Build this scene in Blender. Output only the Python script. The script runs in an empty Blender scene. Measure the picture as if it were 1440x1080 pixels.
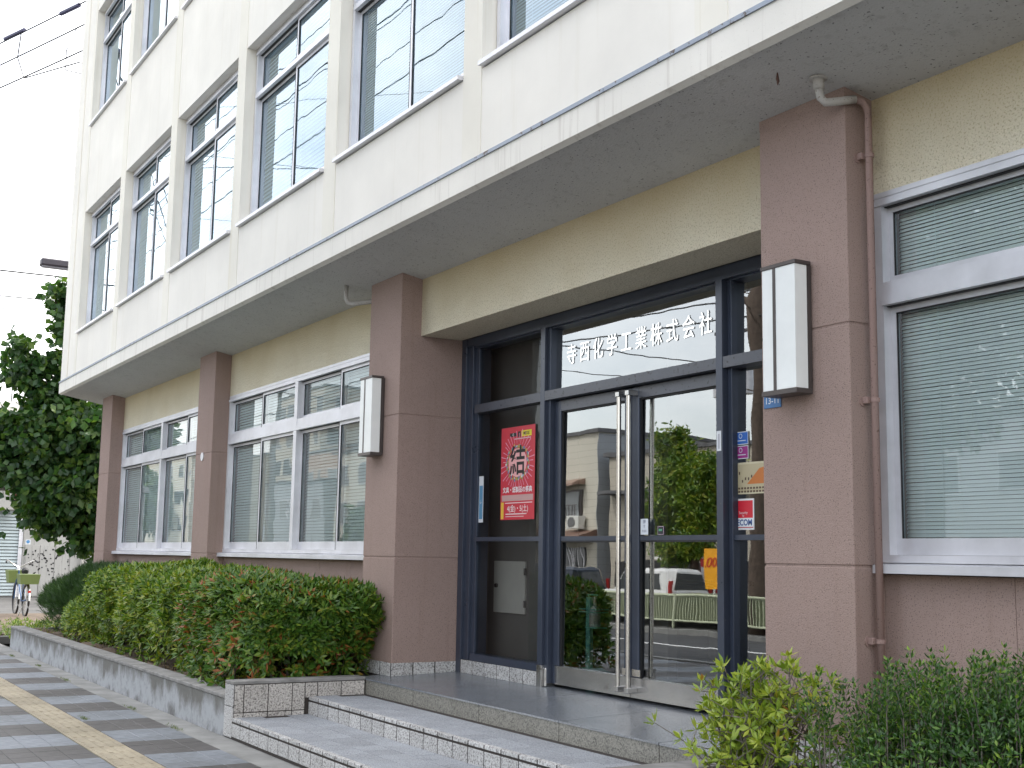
import bpy, math, random
import numpy as np
from mathutils import Vector, Matrix
R = math.radians
sc = bpy.context.scene
col = sc.collection
random.seed(7)
rng = np.random.default_rng(11)

# ------------------------------------------------------------------ camera, world, sun, exposure
def look_matrix(yaw, pitch, roll, pos):
    cy, sy, cp, sp = math.cos(yaw), math.sin(yaw), math.cos(pitch), math.sin(pitch)
    f = Vector((-sy*cp, cy*cp, sp)); r = Vector((cy, sy, 0)); u = r.cross(f)
    cr, sr = math.cos(roll), math.sin(roll)
    r2 = cr*r + sr*u; u2 = -sr*r + cr*u
    m = Matrix((r2, u2, -f)).transposed().to_4x4(); m.translation = pos
    return m
cam = bpy.data.cameras.new('camera'); cam_o = bpy.data.objects.new('camera', cam); col.objects.link(cam_o)
cam.sensor_fit = 'HORIZONTAL'; cam.sensor_width = 36; cam.lens = 36*1753.95/1440
cam.clip_start = 0.05; cam.clip_end = 3000
cam_o.matrix_world = look_matrix(R(59.16842), R(7.88119), R(.92109), Vector((0, 0, 1.5)))
sc.camera = cam_o

SUN_EL, SUN_AZ = 52, 200          # the sun stands behind the building, high, in a hazy sky
world = bpy.data.worlds.new('World'); sc.world = world; world.use_nodes = True
wn, wl = world.node_tree.nodes, world.node_tree.links
wn.clear()
wo = wn.new('ShaderNodeOutputWorld'); bg = wn.new('ShaderNodeBackground'); bg.inputs[1].default_value = 0.135
sky = wn.new('ShaderNodeTexSky'); sky.sky_type = 'NISHITA'; sky.sun_disc = False
sky.sun_elevation = R(SUN_EL); sky.sun_rotation = R(-20); sky.air_density = 1.2; sky.dust_density = 2.5
tc = wn.new('ShaderNodeTexCoord'); mp = wn.new('ShaderNodeMapping'); mp.inputs['Scale'].default_value = (1, 1, 2.4)
ns = wn.new('ShaderNodeTexNoise'); ns.inputs['Scale'].default_value = 2.2; ns.inputs['Detail'].default_value = 7; ns.inputs['Roughness'].default_value = .55
rp = wn.new('ShaderNodeValToRGB'); rp.color_ramp.elements[0].position = .36; rp.color_ramp.elements[0].color = (.38, .38, .38, 1)
rp.color_ramp.elements[1].position = .62; rp.color_ramp.elements[1].color = (.93, .93, .93, 1)
mx = wn.new('ShaderNodeMixRGB'); mx.inputs[2].default_value = (9.2, 8.9, 8.6, 1)
wl.new(tc.outputs['Generated'], mp.inputs[0]); wl.new(mp.outputs[0], ns.inputs[0]); wl.new(ns.outputs['Fac'], rp.inputs[0])
sx = wn.new('ShaderNodeSeparateXYZ'); wl.new(tc.outputs['Generated'], sx.inputs[0])
hz_ = wn.new('ShaderNodeMath'); hz_.operation = 'MULTIPLY_ADD'; hz_.inputs[1].default_value = .42; hz_.use_clamp = True; wl.new(sx.outputs[1], hz_.inputs[0]); wl.new(rp.outputs[0], hz_.inputs[2])
wl.new(hz_.outputs[0], mx.inputs[0]); wl.new(sky.outputs[0], mx.inputs[1]); wl.new(mx.outputs[0], bg.inputs[0]); wl.new(bg.outputs[0], wo.inputs[0])
sun = bpy.data.lights.new('sun', 'SUN'); sun.energy = 1.3; sun.angle = R(11); sun.color = (1, .95, .88)
sun_o = bpy.data.objects.new('sun', sun); col.objects.link(sun_o)
az = R(-20)
sd = Vector((math.sin(az)*math.cos(R(SUN_EL)), math.cos(az)*math.cos(R(SUN_EL)), math.sin(R(SUN_EL))))
sun_o.rotation_euler = sd.to_track_quat('Z', 'Y').to_euler(); sun_o.location = (0, 0, 40)
sc.view_settings.view_transform = 'Standard'; sc.view_settings.look = 'None'
sc.view_settings.gamma = 1; sc.view_settings.use_curve_mapping = False; sc.view_settings.exposure = 1.62

# ------------------------------------------------------------------ materials
def newmat(name):
    m = bpy.data.materials.new(name); m.use_nodes = True; nt = m.node_tree
    return m, nt.nodes, nt.links, nt.nodes['Principled BSDF']
def texco(n, l, scale=(1, 1, 1)):
    t = n.new('ShaderNodeTexCoord'); mpn = n.new('ShaderNodeMapping'); mpn.inputs['Scale'].default_value = scale
    l.new(t.outputs['Object'], mpn.inputs[0]); return mpn.outputs[0]
def noise(n, l, co, scale, detail=4, rough=.55):
    t = n.new('ShaderNodeTexNoise'); t.inputs['Scale'].default_value = scale; t.inputs['Detail'].default_value = detail; t.inputs['Roughness'].default_value = rough
    l.new(co, t.inputs[0]); return t.outputs['Fac']
def ramp(n, l, fac, stops):
    r = n.new('ShaderNodeValToRGB'); e = r.color_ramp.elements
    while len(e) < len(stops): e.new(.5)
    for i, (p, c) in enumerate(stops):
        e[i].position = p; e[i].color = (*c, 1) if len(c) == 3 else c
    l.new(fac, r.inputs[0]); return r.outputs[0]
def mixc(n, l, a, b, fac, mode='MIX'):
    m = n.new('ShaderNodeMixRGB'); m.blend_type = mode
    for i, x in ((0, fac), (1, a), (2, b)):
        if isinstance(x, (int, float)): m.inputs[i].default_value = x
        elif isinstance(x, tuple): m.inputs[i].default_value = (*x, 1)
        else: l.new(x, m.inputs[i])
    return m.outputs[0]
def bump(n, l, b, h, strength, dist=.01):
    bn = n.new('ShaderNodeBump'); bn.inputs['Strength'].default_value = strength; bn.inputs['Distance'].default_value = dist
    l.new(h, bn.inputs['Height']); l.new(bn.outputs[0], b.inputs['Normal'])
def plain(name, c, rough=.5, metal=0, var=.0, vscale=6, bmp=0, bscale=80, spec=.5):
    m, n, l, b = newmat(name)
    b.inputs['Roughness'].default_value = rough; b.inputs['Metallic'].default_value = metal
    b.inputs['Specular IOR Level'].default_value = spec
    co = texco(n, l)
    f = noise(n, l, co, vscale, 5)
    lo = tuple(max(0, x*(1-var)) for x in c); hi = tuple(min(1, x*(1+var*.6)) for x in c)
    l.new(ramp(n, l, f, [(.3, lo), (.7, hi)]), b.inputs['Base Color'])
    if bmp: bump(n, l, b, noise(n, l, co, bscale, 3), bmp, .004)
    return m
M = {}
def stucco(name, c, dark, speck, bs, bstr, stain=None, streak=0, bdist=.006, stretch=1, sth=.34):
    m, n, l, b = newmat(name); b.inputs['Roughness'].default_value = .88; b.inputs['Specular IOR Level'].default_value = .25
    co = texco(n, l, (1, 1, stretch)); co1 = texco(n, l)
    big = noise(n, l, co1, 1.1, 6, .6)
    c1 = ramp(n, l, big, [(.25, tuple(x*.9 for x in c)), (.75, tuple(min(1, x*1.05) for x in c))])
    sp = noise(n, l, co, speck, 2, .5)
    spk = ramp(n, l, sp, [(sth-.05, (1, 1, 1)), (sth+.03, (0, 0, 0))])
    c2 = mixc(n, l, c1, dark, spk)
    if streak:
        cs = texco(n, l, (9, 9, .35)); st = noise(n, l, cs, 1.6, 5, .6)
        sr = ramp(n, l, st, [(.56, (0, 0, 0)), (.80, (streak, streak, streak))])
        c2 = mixc(n, l, c2, stain, sr)
    elif stain:
        z = n.new('ShaderNodeSeparateXYZ'); l.new(co1, z.inputs[0])
        mm = n.new('ShaderNodeMath'); mm.operation = 'MULTIPLY_ADD'; l.new(noise(n, l, co1, 1.7, 4), mm.inputs[0]); mm.inputs[1].default_value = .5; l.new(z.outputs[2], mm.inputs[2])
        fr = ramp(n, l, mm.outputs[0], [(0, (0, 0, 0)), (1, (1, 1, 1))])
        mr = n.new('ShaderNodeMapRange'); mr.inputs[1].default_value = 3.75; mr.inputs[2].default_value = 4.35; mr.inputs[4].default_value = .75
        l.new(mm.outputs[0], mr.inputs[0]); c2 = mixc(n, l, c2, stain, mr.outputs[0])
    l.new(c2, b.inputs['Base Color'])
    bump(n, l, b, noise(n, l, co, bs, 3, .6), bstr, bdist)
    return m
M['white'] = stucco('white_wall_paint', (.80, .768, .705), (.70, .675, .61), 120, 160, .25, (.62, .57, .46), .30, bdist=.002, sth=.25)
M['pil'] = stucco('cream_pilaster_paint', (.775, .742, .66), (.70, .66, .57), 120, 160, .25, (.60, .54, .40), .5, bdist=.002, sth=.25)
M['cream'] = stucco('cream_rough_render', (.73, .665, .51), (.50, .44, .30), 90, 75, 1.0, (.50, .39, .21), 0, bdist=.016, sth=.42)
M['pink'] = stucco('brown_pink_render', (.362, .265, .230), (.19, .14, .12), 150, 170, .9, (.255, .175, .145), .42, bdist=.006, sth=.39)
M['soffit'] = stucco('grey_soffit_paint', (.56, .555, .54), (.20, .195, .19), 55, 80, .8, (.30, .29, .27), .6, bdist=.008, sth=.33)
M['fascia'] = stucco('fascia_paint', (.78, .752, .69), (.60, .57, .5), 90, 110, .35, (.34, .29, .24), .60, bdist=.004, sth=.3)
def granite(name, c, dark, lo, scale, rough, bstr, joint=1):
    m, n, l, b = newmat(name); b.inputs['Roughness'].default_value = rough
    co = texco(n, l)
    oi = n.new('ShaderNodeObjectInfo')
    vm = n.new('ShaderNodeVectorMath'); vm.operation = 'ADD'; l.new(co, vm.inputs[0]); 
    cm = n.new('ShaderNodeCombineXYZ'); mu = n.new('ShaderNodeMath'); mu.operation = 'MULTIPLY'; mu.inputs[1].default_value = 37; l.new(oi.outputs['Random'], mu.inputs[0])
    l.new(mu.outputs[0], cm.inputs[0]); l.new(mu.outputs[0], cm.inputs[2]); l.new(cm.outputs[0], vm.inputs[1]); co = vm.outputs[0]
    v = noise(n, l, co, scale, 3, .7); w = noise(n, l, co, 3, 5)
    c1 = ramp(n, l, v, [(.36, dark), (.46, lo), (.56, c), (.72, tuple(min(1, x*1.15) for x in c))])
    c1 = mixc(n, l, c1, (.55, .53, .5), ramp(n, l, w, [(.45, (0, 0, 0)), (.8, (.3, .3, .3))]), 'MULTIPLY')
    vr = n.new('ShaderNodeMapRange'); vr.inputs[3].default_value = .86; vr.inputs[4].default_value = 1.06; l.new(oi.outputs['Random'], vr.inputs[0])
    c1 = mixc(n, l, c1, vr.outputs[0], 1.0, 'MULTIPLY')
    l.new(c1, b.inputs['Base Color']); bump(n, l, b, v, bstr, .004)
    return m
M['tile'] = granite('pale_granite_tile', (.56, .56, .55), (.13, .125, .12), (.40, .39, .38), 75, .75, 1.0)
M['tread'] = granite('pale_tread_tile', (.38, .40, .43), (.15, .15, .16), (.30, .32, .345), 110, .7, .6)
M['warmtile'] = granite('warm_granite_tile', (.56, .53, .49), (.13, .12, .11), (.40, .375, .35), 70, .8, 1.0)
M['slab'] = granite('polished_landing_granite', (.20, .215, .235), (.05, .055, .06), (.15, .16, .175), 130, .25, .12)
M['slabedge'] = granite('rough_landing_edge', (.30, .29, .25), (.08, .08, .07), (.21, .20, .175), 110, .7, .7)
M['grout'] = plain('dark_grout', (.035, .028, .024), .9, var=.3, vscale=20)
def concrete(name, c, top, low):
    m, n, l, b = newmat(name); b.inputs['Roughness'].default_value = .9
    co = texco(n, l); cs = texco(n, l, (1.5, 1.5, 1.0))
    z = n.new('ShaderNodeSeparateXYZ'); l.new(co, z.inputs[0])
    a = noise(n, l, cs, 2.2, 6, .65); w = noise(n, l, co, 9, 6, .7)
    mm = n.new('ShaderNodeMath'); mm.operation = 'MULTIPLY_ADD'; l.new(a, mm.inputs[0]); mm.inputs[1].default_value = .75; l.new(z.outputs[2], mm.inputs[2])
    c1 = ramp(n, l, mm.outputs[0], [(.30, tuple(x*.55 for x in c)), (.40, low), (.50, low), (.66, top), (.8, top)])
    c2 = mixc(n, l, c1, tuple(x*.4 for x in c), ramp(n, l, w, [(.5, (0, 0, 0)), (.75, (.6, .6, .6))]))
    l.new(c2, b.inputs['Base Color']); bump(n, l, b, w, .5, .006)
    return m
M['planter'] = concrete('stained_concrete', (.26, .26, .255), (.15, .148, .135), (.36, .375, .39))
M['conc'] = plain('grey_concrete', (.25, .25, .24), .9, var=.35, vscale=3, bmp=.5, bscale=60)
M['cap'] = plain('planter_cap_concrete', (.24, .235, .225), .9, var=.35, vscale=7, bmp=.6, bscale=90)
def paver(name, c, var, bscale, gloss=.6):
    m, n, l, b = newmat(name); b.inputs['Roughness'].default_value = gloss
    co = texco(n, l); oi = n.new('ShaderNodeObjectInfo')
    g = n.new('ShaderNodeTexCoord'); w = noise(n, l, co, 14, 6, .7); gw = n.new('ShaderNodeNewGeometry'); big = noise(n, l, gw.outputs['Position'], 1.3, 5, .6)
    vr = n.new('ShaderNodeMapRange'); vr.inputs[3].default_value = .93; vr.inputs[4].default_value = 1.05; l.new(oi.outputs['Random'], vr.inputs[0])
    c1 = ramp(n, l, w, [(.3, tuple(x*(1-var) for x in c)), (.7, tuple(min(1, x*(1+var)) for x in c))])
    c1 = mixc(n, l, c1, vr.outputs[0], 1.0, 'MULTIPLY')
    c1 = mixc(n, l, c1, ramp(n, l, big, [(.35, (.72, .72, .7)), (.6, (1, 1, 1))]), 1.0, 'MULTIPLY')
    l.new(c1, b.inputs['Base Color']); bump(n, l, b, noise(n, l, co, bscale, 3), .6, .003)
    return m
M['pave_l'] = paver('slate_paver', (.215, .235, .265), .25, 90)
M['pave_d'] = paver('dark_paver', (.088, .083, .082), .3, 90)
M['tactile'] = paver('yellow_tactile_block', (.40, .345, .25), .18, 70, .75)
M['asphalt'] = plain('asphalt', (.052, .053, .055), .9, var=.35, vscale=2.5, bmp=.8, bscale=160)
M['lot'] = plain('old_asphalt', (.09, .088, .085), .9, var=.4, vscale=.8, bmp=.8, bscale=90)
M['soil'] = plain('brown_soil', (.13, .095, .065), .95, var=.5, vscale=5, bmp=1, bscale=40)
M['ground'] = plain('far_ground', (.16, .155, .14), .95, var=.3, vscale=.2)
M['roadpaint'] = plain('white_road_paint', (.72, .72, .70), .8, var=.15, vscale=10)
def metal(name, c, rough, metal_, wear=None, ws=30, wth=.62, brushed=False):
    m, n, l, b = newmat(name); b.inputs['Metallic'].default_value = metal_
    co = texco(n, l, (1, 1, 1)); w = noise(n, l, co, 2.5, 6, .6)
    c1 = ramp(n, l, w, [(.3, tuple(x*.82 for x in c)), (.7, tuple(min(1, x*1.1) for x in c))])
    if wear:
        f = noise(n, l, co, ws, 4, .65); c1 = mixc(n, l, c1, wear, ramp(n, l, f, [(wth, (0, 0, 0)), (wth+.05, (1, 1, 1))]))
    l.new(c1, b.inputs['Base Color'])
    rr = n.new('ShaderNodeMapRange'); rr.inputs[3].default_value = rough*.7; rr.inputs[4].default_value = rough*1.35; l.new(w, rr.inputs[0]); l.new(rr.outputs[0], b.inputs['Roughness'])
    if brushed: bump(n, l, b, noise(n, l, texco(n, l, (2, 2, 90)), 6, 2), .12, .002)
    return m
M['alu'] = metal('aluminium_frame', (.60, .60, .63), .38, .35)
M['aluwhite'] = metal('pale_aluminium_frame', (.70, .70, .735), .4, .25)
M['blue'] = metal('slate_blue_steel', (.052, .064, .094), .30, .25, (.11, .11, .12), 45, .68)
M['bluetop'] = metal('worn_slate_steel', (.085, .092, .112), .34, .25, (.03, .03, .035), 30, .60)
M['steel'] = metal('brushed_stainless', (.66, .64, .61), .24, 1.0)
M['kick'] = metal('stained_stainless', (.50, .495, .49), .24, .9, (.26, .24, .22), 6, .62)
M['flash'] = metal('weathered_flashing', (.27, .31, .37), .5, .3, (.09, .07, .06), 14, .60)
M['bronze'] = metal('dark_bronze_metal', (.095, .082, .078), .4, .4)
M['acrylic'] = plain('milky_acrylic', (.80, .82, .80), .32, var=.06, vscale=4)
M['pipe'] = stucco('painted_pipe', (.31, .215, .19), (.17, .11, .09), 90, 120, .5, (.22, .14, .11), .4, bdist=.003)
M['pipew'] = stucco('pale_pipe', (.48, .46, .43), (.22, .18, .15), 80, 120, .5, (.25, .2, .17), .5, bdist=.003)
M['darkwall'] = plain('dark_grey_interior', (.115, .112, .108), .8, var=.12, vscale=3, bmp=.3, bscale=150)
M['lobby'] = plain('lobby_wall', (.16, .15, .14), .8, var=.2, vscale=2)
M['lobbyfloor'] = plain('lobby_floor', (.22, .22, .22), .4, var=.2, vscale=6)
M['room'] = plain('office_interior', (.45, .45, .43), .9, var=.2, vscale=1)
M['blind'] = plain('blind_slat', (.86, .90, .895), .45, var=.05, vscale=2)
M['curtain'] = plain('beige_curtain', (.68, .64, .54), .9, var=.1, vscale=4)
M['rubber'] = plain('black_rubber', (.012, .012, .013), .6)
M['panelbox'] = plain('cabinet_paint', (.44, .44, .415), .5, var=.1, vscale=3)
M['wood'] = plain('dark_counter_wood', (.06, .028, .016), .4, var=.4, vscale=4)
M['teal'] = plain('teal_paint', (.30, .80, .72), .4, var=.05)
M['bottle'] = plain('clear_bottle', (.78, .84, .86), .25, var=.05)
M['label'] = plain('white_label', (.80, .80, .80), .5, var=.03)
M['leafdark'] = None
def glassmat(name, tint, base, gain, wav, ws=1.6, ior=1.5, gc=(.93, .97, 1)):
    m = bpy.data.materials.new(name); m.use_nodes = True; n, l = m.node_tree.nodes, m.node_tree.links; n.clear()
    o = n.new('ShaderNodeOutputMaterial'); t = n.new('ShaderNodeBsdfTransparent'); t.inputs[0].default_value = (*tint, 1)
    g = n.new('ShaderNodeBsdfGlossy'); g.inputs['Roughness'].default_value = 0.0; g.inputs[0].default_value = (*gc, 1)
    f = n.new('ShaderNodeFresnel'); f.inputs[0].default_value = ior
    a = n.new('ShaderNodeMath'); a.operation = 'MULTIPLY_ADD'; a.inputs[1].default_value = gain; a.inputs[2].default_value = base; a.use_clamp = True
    l.new(f.outputs[0], a.inputs[0])
    mx = n.new('ShaderNodeMixShader'); l.new(a.outputs[0], mx.inputs[0]); l.new(t.outputs[0], mx.inputs[1]); l.new(g.outputs[0], mx.inputs[2]); l.new(mx.outputs[0], o.inputs[0])
    co = texco(n, l); nz = noise(n, l, co, ws, 2, .4)
    b = n.new('ShaderNodeBump'); b.inputs['Strength'].default_value = 1; b.inputs['Distance'].default_value = wav; l.new(nz, b.inputs['Height']); l.new(b.outputs[0], g.inputs['Normal'])
    return m
M['gdoor'] = glassmat('door_glass', (.93, .95, .93), .15, 2.1, .0009, 1.8)
M['gside'] = glassmat('side_glass', (.80, .80, .78), .0, .5, .0010, 1.8)
M['gwin'] = glassmat('green_window_glass', (.94, .99, .97), .02, 1.1, .0011, 1.7)
M['gwinR'] = glassmat('clear_window_glass', (.95, 1.0, .98), .05, 1.45, .0011, 1.7)
M['gup'] = glassmat('upper_window_glass', (.78, .88, .92), .10, 1.7, .0012, 1.4, gc=(.80, .92, 1))

# ------------------------------------------------------------------ mesh helpers
class MB:
    def __init__(s): s.v = []; s.f = []
    def add(s, vs, fs):
        b = len(s.v); s.v += [tuple(p) for p in vs]; s.f += [tuple(i+b for i in f) for f in fs]; return s
    def box(s, x0, x1, y0, y1, z0, z1):
        v = [(x, y, z) for z in (z0, z1) for y in (y0, y1) for x in (x0, x1)]
        return s.add(v, [(0, 2, 3, 1), (4, 5, 7, 6), (0, 1, 5, 4), (1, 3, 7, 5), (3, 2, 6, 7), (2, 0, 4, 6)])
    def cbox(s, x0, x1, y0, y1, z0, z1, c):
        # box with chamfered edges (24 vertices)
        X, Y, Z = (x0, x1), (y0, y1), (z0, z1); v = []; idx = {}
        for i in (0, 1):
            for j in (0, 1):
                for k in (0, 1):
                    sx, sy, sz = (c, -c)[i], (c, -c)[j], (c, -c)[k]
                    p = (X[i], Y[j], Z[k])
                    idx[i, j, k, 0] = len(v); v.append((p[0], p[1]+sy, p[2]+sz))
                    idx[i, j, k, 1] = len(v); v.append((p[0]+sx, p[1], p[2]+sz))
                    idx[i, j, k, 2] = len(v); v.append((p[0]+sx, p[1]+sy, p[2]))
        f = []
        def q(*a): f.append(a)
        for i in (0, 1):
            a = [idx[i, 0, 0, 0], idx[i, 1, 0, 0], idx[i, 1, 1, 0], idx[i, 0, 1, 0]]; q(*(a if i else a[::-1]))
            a = [idx[0, i, 0, 1], idx[1, i, 0, 1], idx[1, i, 1, 1], idx[0, i, 1, 1]]; q(*(a if not i else a[::-1]))
            a = [idx[0, 0, i, 2], idx[1, 0, i, 2], idx[1, 1, i, 2], idx[0, 1, i, 2]]; q(*(a if i else a[::-1]))
        for i in (0, 1):
            for j in (0, 1):
                q(idx[i, j, 0, 0], idx[i, j, 1, 0], idx[i, j, 1, 1], idx[i, j, 0, 1])
                q(idx[i, 0, j, 0], idx[i, 1, j, 0], idx[i, 1, j, 2], idx[i, 0, j, 2])
                q(idx[0, i, j, 1], idx[1, i, j, 1], idx[1, i, j, 2], idx[0, i, j, 2])
                for k in (0, 1): q(idx[i, j, k, 0], idx[i, j, k, 1], idx[i, j, k, 2])
        s.add(v, f); s.fix = True; return s
    def hexa(s, pts):
        # 8 points: bottom four (ccw) then top four
        return s.add(pts, [(3, 2, 1, 0), (4, 5, 6, 7), (0, 1, 5, 4), (1, 2, 6, 5), (2, 3, 7, 6), (3, 0, 4, 7)])
    def tube(s, pts, r, n=8, cap=True):
        pts = [Vector(p) for p in pts]; rs = r if isinstance(r, (list, tuple)) else [r]*len(pts)
        rings = []; up = Vector((.13, .21, .97))
        for i, p in enumerate(pts):
            d = (pts[min(i+1, len(pts)-1)]-pts[max(i-1, 0)]).normalized()
            a = d.cross(up if abs(d.dot(up)) < .95 else Vector((1, 0, 0))).normalized(); b = d.cross(a)
            rings.append([p+rs[i]*(math.cos(2*math.pi*k/n)*a+math.sin(2*math.pi*k/n)*b) for k in range(n)])
        base = len(s.v); s.v += [tuple(q) for rg in rings for q in rg]
        for i in range(len(pts)-1):
            for k in range(n):
                a = base+i*n+k; b2 = base+i*n+(k+1) % n
                s.f.append((a, b2, b2+n, a+n))
        if cap:
            s.f.append(tuple(base+k for k in range(n))[::-1]); s.f.append(tuple(base+(len(pts)-1)*n+k for k in range(n)))
        return s
    def quad(s, a, b, c, d): return s.add([a, b, c, d], [(0, 1, 2, 3)])
    def disc(s, c, axis, r, th, n=20):
        c = Vector(c); a = Vector(axis).normalized(); return s.tube([c-a*th/2, c+a*th/2], r, n)
    def mesh(s, name, org=(0, 0, 0)):
        me = bpy.data.meshes.new(name)
        me.from_pydata([(p[0]-org[0], p[1]-org[1], p[2]-org[2]) for p in s.v], [], s.f)
        if getattr(s, 'fix', False):
            import bmesh
            bm = bmesh.new(); bm.from_mesh(me); bmesh.ops.recalc_face_normals(bm, faces=bm.faces); bm.to_mesh(me); bm.free()
        me.update(); return me
    def build(s, name, mat, parent=None, smooth=False, org=None):
        o0 = ORG.get(parent.name, (0, 0, 0)) if parent else (org or (0, 0, 0))
        me = s.mesh(name, o0); return put(name, me, mat, parent, smooth=smooth, loc=None if parent else org)
ORG = {}
def put(name, me, mat, parent=None, loc=None, smooth=False, rot=None):
    if mat and not me.materials: me.materials.append(mat)
    if smooth:
        me.polygons.foreach_set('use_smooth', [True]*len(me.polygons))
    o = bpy.data.objects.new(name, me); col.objects.link(o)
    if parent:
        o.parent = parent
        ORG[o.name] = ORG.get(parent.name, (0, 0, 0))
    if loc:
        o.location = loc
        if not parent: ORG[o.name] = tuple(loc)
    if rot: o.rotation_euler = rot
    return o
def tag(o, label=None, cat=None, group=None, kind=None):
    for k, v in (('label', label), ('category', cat), ('group', group), ('kind', kind)):
        if v: o[k] = v
    return o
def thing(name, label, cat, loc=(0, 0, 0), group=None, rz=0):
    o = bpy.data.objects.new(name, None); col.objects.link(o); o.location = loc; o.empty_display_size = .2
    o.rotation_euler.z = rz; ORG[o.name] = tuple(loc); return tag(o, label, cat, group)
def piece(name, me, mat, parent, pos, rot=None):
    # a shared-mesh piece placed at a world position under its parent
    o0 = ORG.get(parent.name, (0, 0, 0)) if parent else (0, 0, 0)
    o = put(name, me, mat, parent, loc=tuple(pos[i]-o0[i] for i in range(3)), rot=rot)
    return o
def struct(o): o['kind'] = 'structure'; return o
_deps = None
def text_mesh(txt, size, extrude=0, offset=0, sx=1, align='CENTER', spacing=1):
    cu = bpy.data.curves.new('lettering', 'FONT'); cu.body = txt; cu.size = size; cu.extrude = extrude; cu.offset = offset
    cu.align_x = align; cu.align_y = 'CENTER'; cu.resolution_u = 3; cu.space_character = spacing
    o = bpy.data.objects.new('lettering', cu); col.objects.link(o)
    bpy.context.view_layer.update()
    me = bpy.data.meshes.new_from_object(o.evaluated_get(bpy.context.evaluated_depsgraph_get()))
    bpy.data.objects.remove(o); bpy.data.curves.remove(cu)
    me.transform(Matrix.Diagonal((sx, 1, 1, 1)))
    me.materials.clear(); return me
def text(txt, name, mat, parent, pos, size, rotz=0, extrude=0, offset=0, sx=1, kind_y=True, spacing=1):
    me = text_mesh(txt, size, extrude, offset, sx, spacing=spacing)
    me.transform(Matrix.Rotation(rotz, 4, 'Z') @ Matrix.Rotation(R(90), 4, 'X'))   # stands upright, reads from -y
    return piece(name, me, mat, parent, pos)
def ink(c): 
    k = 'ink_%.2f_%.2f_%.2f' % c
    if k not in M: M[k] = plain('print_ink', c, .45, var=.04)
    return M[k]

# ------------------------------------------------------------------ ground
ZR = -.13
g = MB(); n = 1500
g.quad((-n, -n, -.20), (n, -n, -.20), (n, n, -.20), (-n, n, -.20)); struct(g.build('ground', M['ground']))
struct(MB().box(-150, 60, -8.7, -1.9, ZR-.05, ZR).build('road', M['asphalt']))
struct(MB().box(-150, 60, -2.05, -1.9+.05, -.15, .0).build('near_kerb', M['conc']))
struct(MB().box(-150, 60, -8.9, -8.7, -.15, .0).build('far_kerb', M['conc']))
struct(MB().box(-150, 60, -22, -8.9, -.15, -.01).build('far_pavement', M['lot']))
for i, yy in enumerate((-5.7, -2.45)): tag(struct(MB().box(-150, 60, yy-.09, yy+.09, ZR, ZR+.004).build('road_line', M['roadpaint'])))
# base under the near pavement
struct(MB().box(-23.6, 60, -1.85, 3.18, -.15, -.022).build('pavement', M['pave_d']))
struct(MB().box(-23.6, 60, 3.18, 3.45, -.15, -.004).build('pavement_edge_strip', M['conc']))
struct(MB().box(-150, -23.6, -1.85, 30, -.15, -.03).build('side_street', M['lot']))
struct(MB().box(-31.5, -24.0, 3.4, 7.2, -.03, -.005).build('soil_patch', M['soil']))
tag(struct(MB().box(-24.6, -24.3, 1.2, 3.6, -.03, -.026).build('stop_line', M['roadpaint'])))
tag(struct(MB().box(-23.75, -23.6, -1.85, 3.4, -.15, .0).build('corner_kerb', M['conc'])))
# pavers: stripes run from the planter towards the road, 1.37 m period
PV = struct(bpy.data.objects.new('pavement_stones', None)); col.objects.link(PV); ORG[PV.name] = (0, 0, 0)
def paver_mesh(w, d, bumps=False, bars=False):
    m = MB(); h = .022; j = .0022
    m.cbox(-w/2+j, w/2-j, -d/2+j, d/2-j, -h, 0, .003)
    return m.mesh('paver')
PW, PD = .2283, .1955
pm_l = paver_mesh(PW, PD); pm_l.materials.append(M['pave_l']); pm_d = paver_mesh(PW, PD); pm_d.materials.append(M['pave_d'])
rest_l, rest_d = MB(), MB(); cells = []
x_start = -17.13+.002   # a dark stripe begins here
for kx in range(-28, 62):
    x = x_start+PW*(kx+.5); ph = kx % 6; dark = ph in (0, 1, 2)
    if ph == 3 or ph == 4 or ph == 5: dark = False
    y = 3.178-PD/2; row = 0
    ys = []
    while y > 2.59+PD*.4: ys.append(y); y -= PD
    ys.append(None)
    y = 2.275-PD/2
    while y > -1.7: ys.append(y); y -= PD
    for y in ys:
        if y is None: continue
        cells.append((x, y, dark))
def seen(x, y):
    F = 1753.95; yaw, pitch = R(59.17), R(7.88)
    f = Vector((-math.sin(yaw)*math.cos(pitch), math.cos(yaw)*math.cos(pitch), math.sin(pitch))); r = Vector((math.cos(yaw), math.sin(yaw), 0)); u = r.cross(f)
    d = Vector((x, y, -1.5)); w = d.dot(f)
    if w < 1: return None
    px, py = 720+F*d.dot(r)/w, 540-F*d.dot(u)/w
    return (w if -20 < px < 1460 and py < 1100 else None)
vis = sorted([(seen(x, y) or 999, x, y, dk) for x, y, dk in cells])
for i, (w, x, y, dk) in enumerate(vis):
    if i < 290 and w < 900:
        piece('paver', pm_d if dk else pm_l, None, PV, (x, y, random.uniform(-.0015, .001)))
    else:
        (rest_d if dk else rest_l).box(x-PW/2+.004, x+PW/2-.004, y-PD/2+.004, y+PD/2-.004, -.022, random.uniform(-.0015, .001))
tag(rest_l.build('paver_field', M['pave_l'], PV), kind='stuff'); tag(rest_d.build('paver_field', M['pave_d'], PV), kind='stuff')
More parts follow.
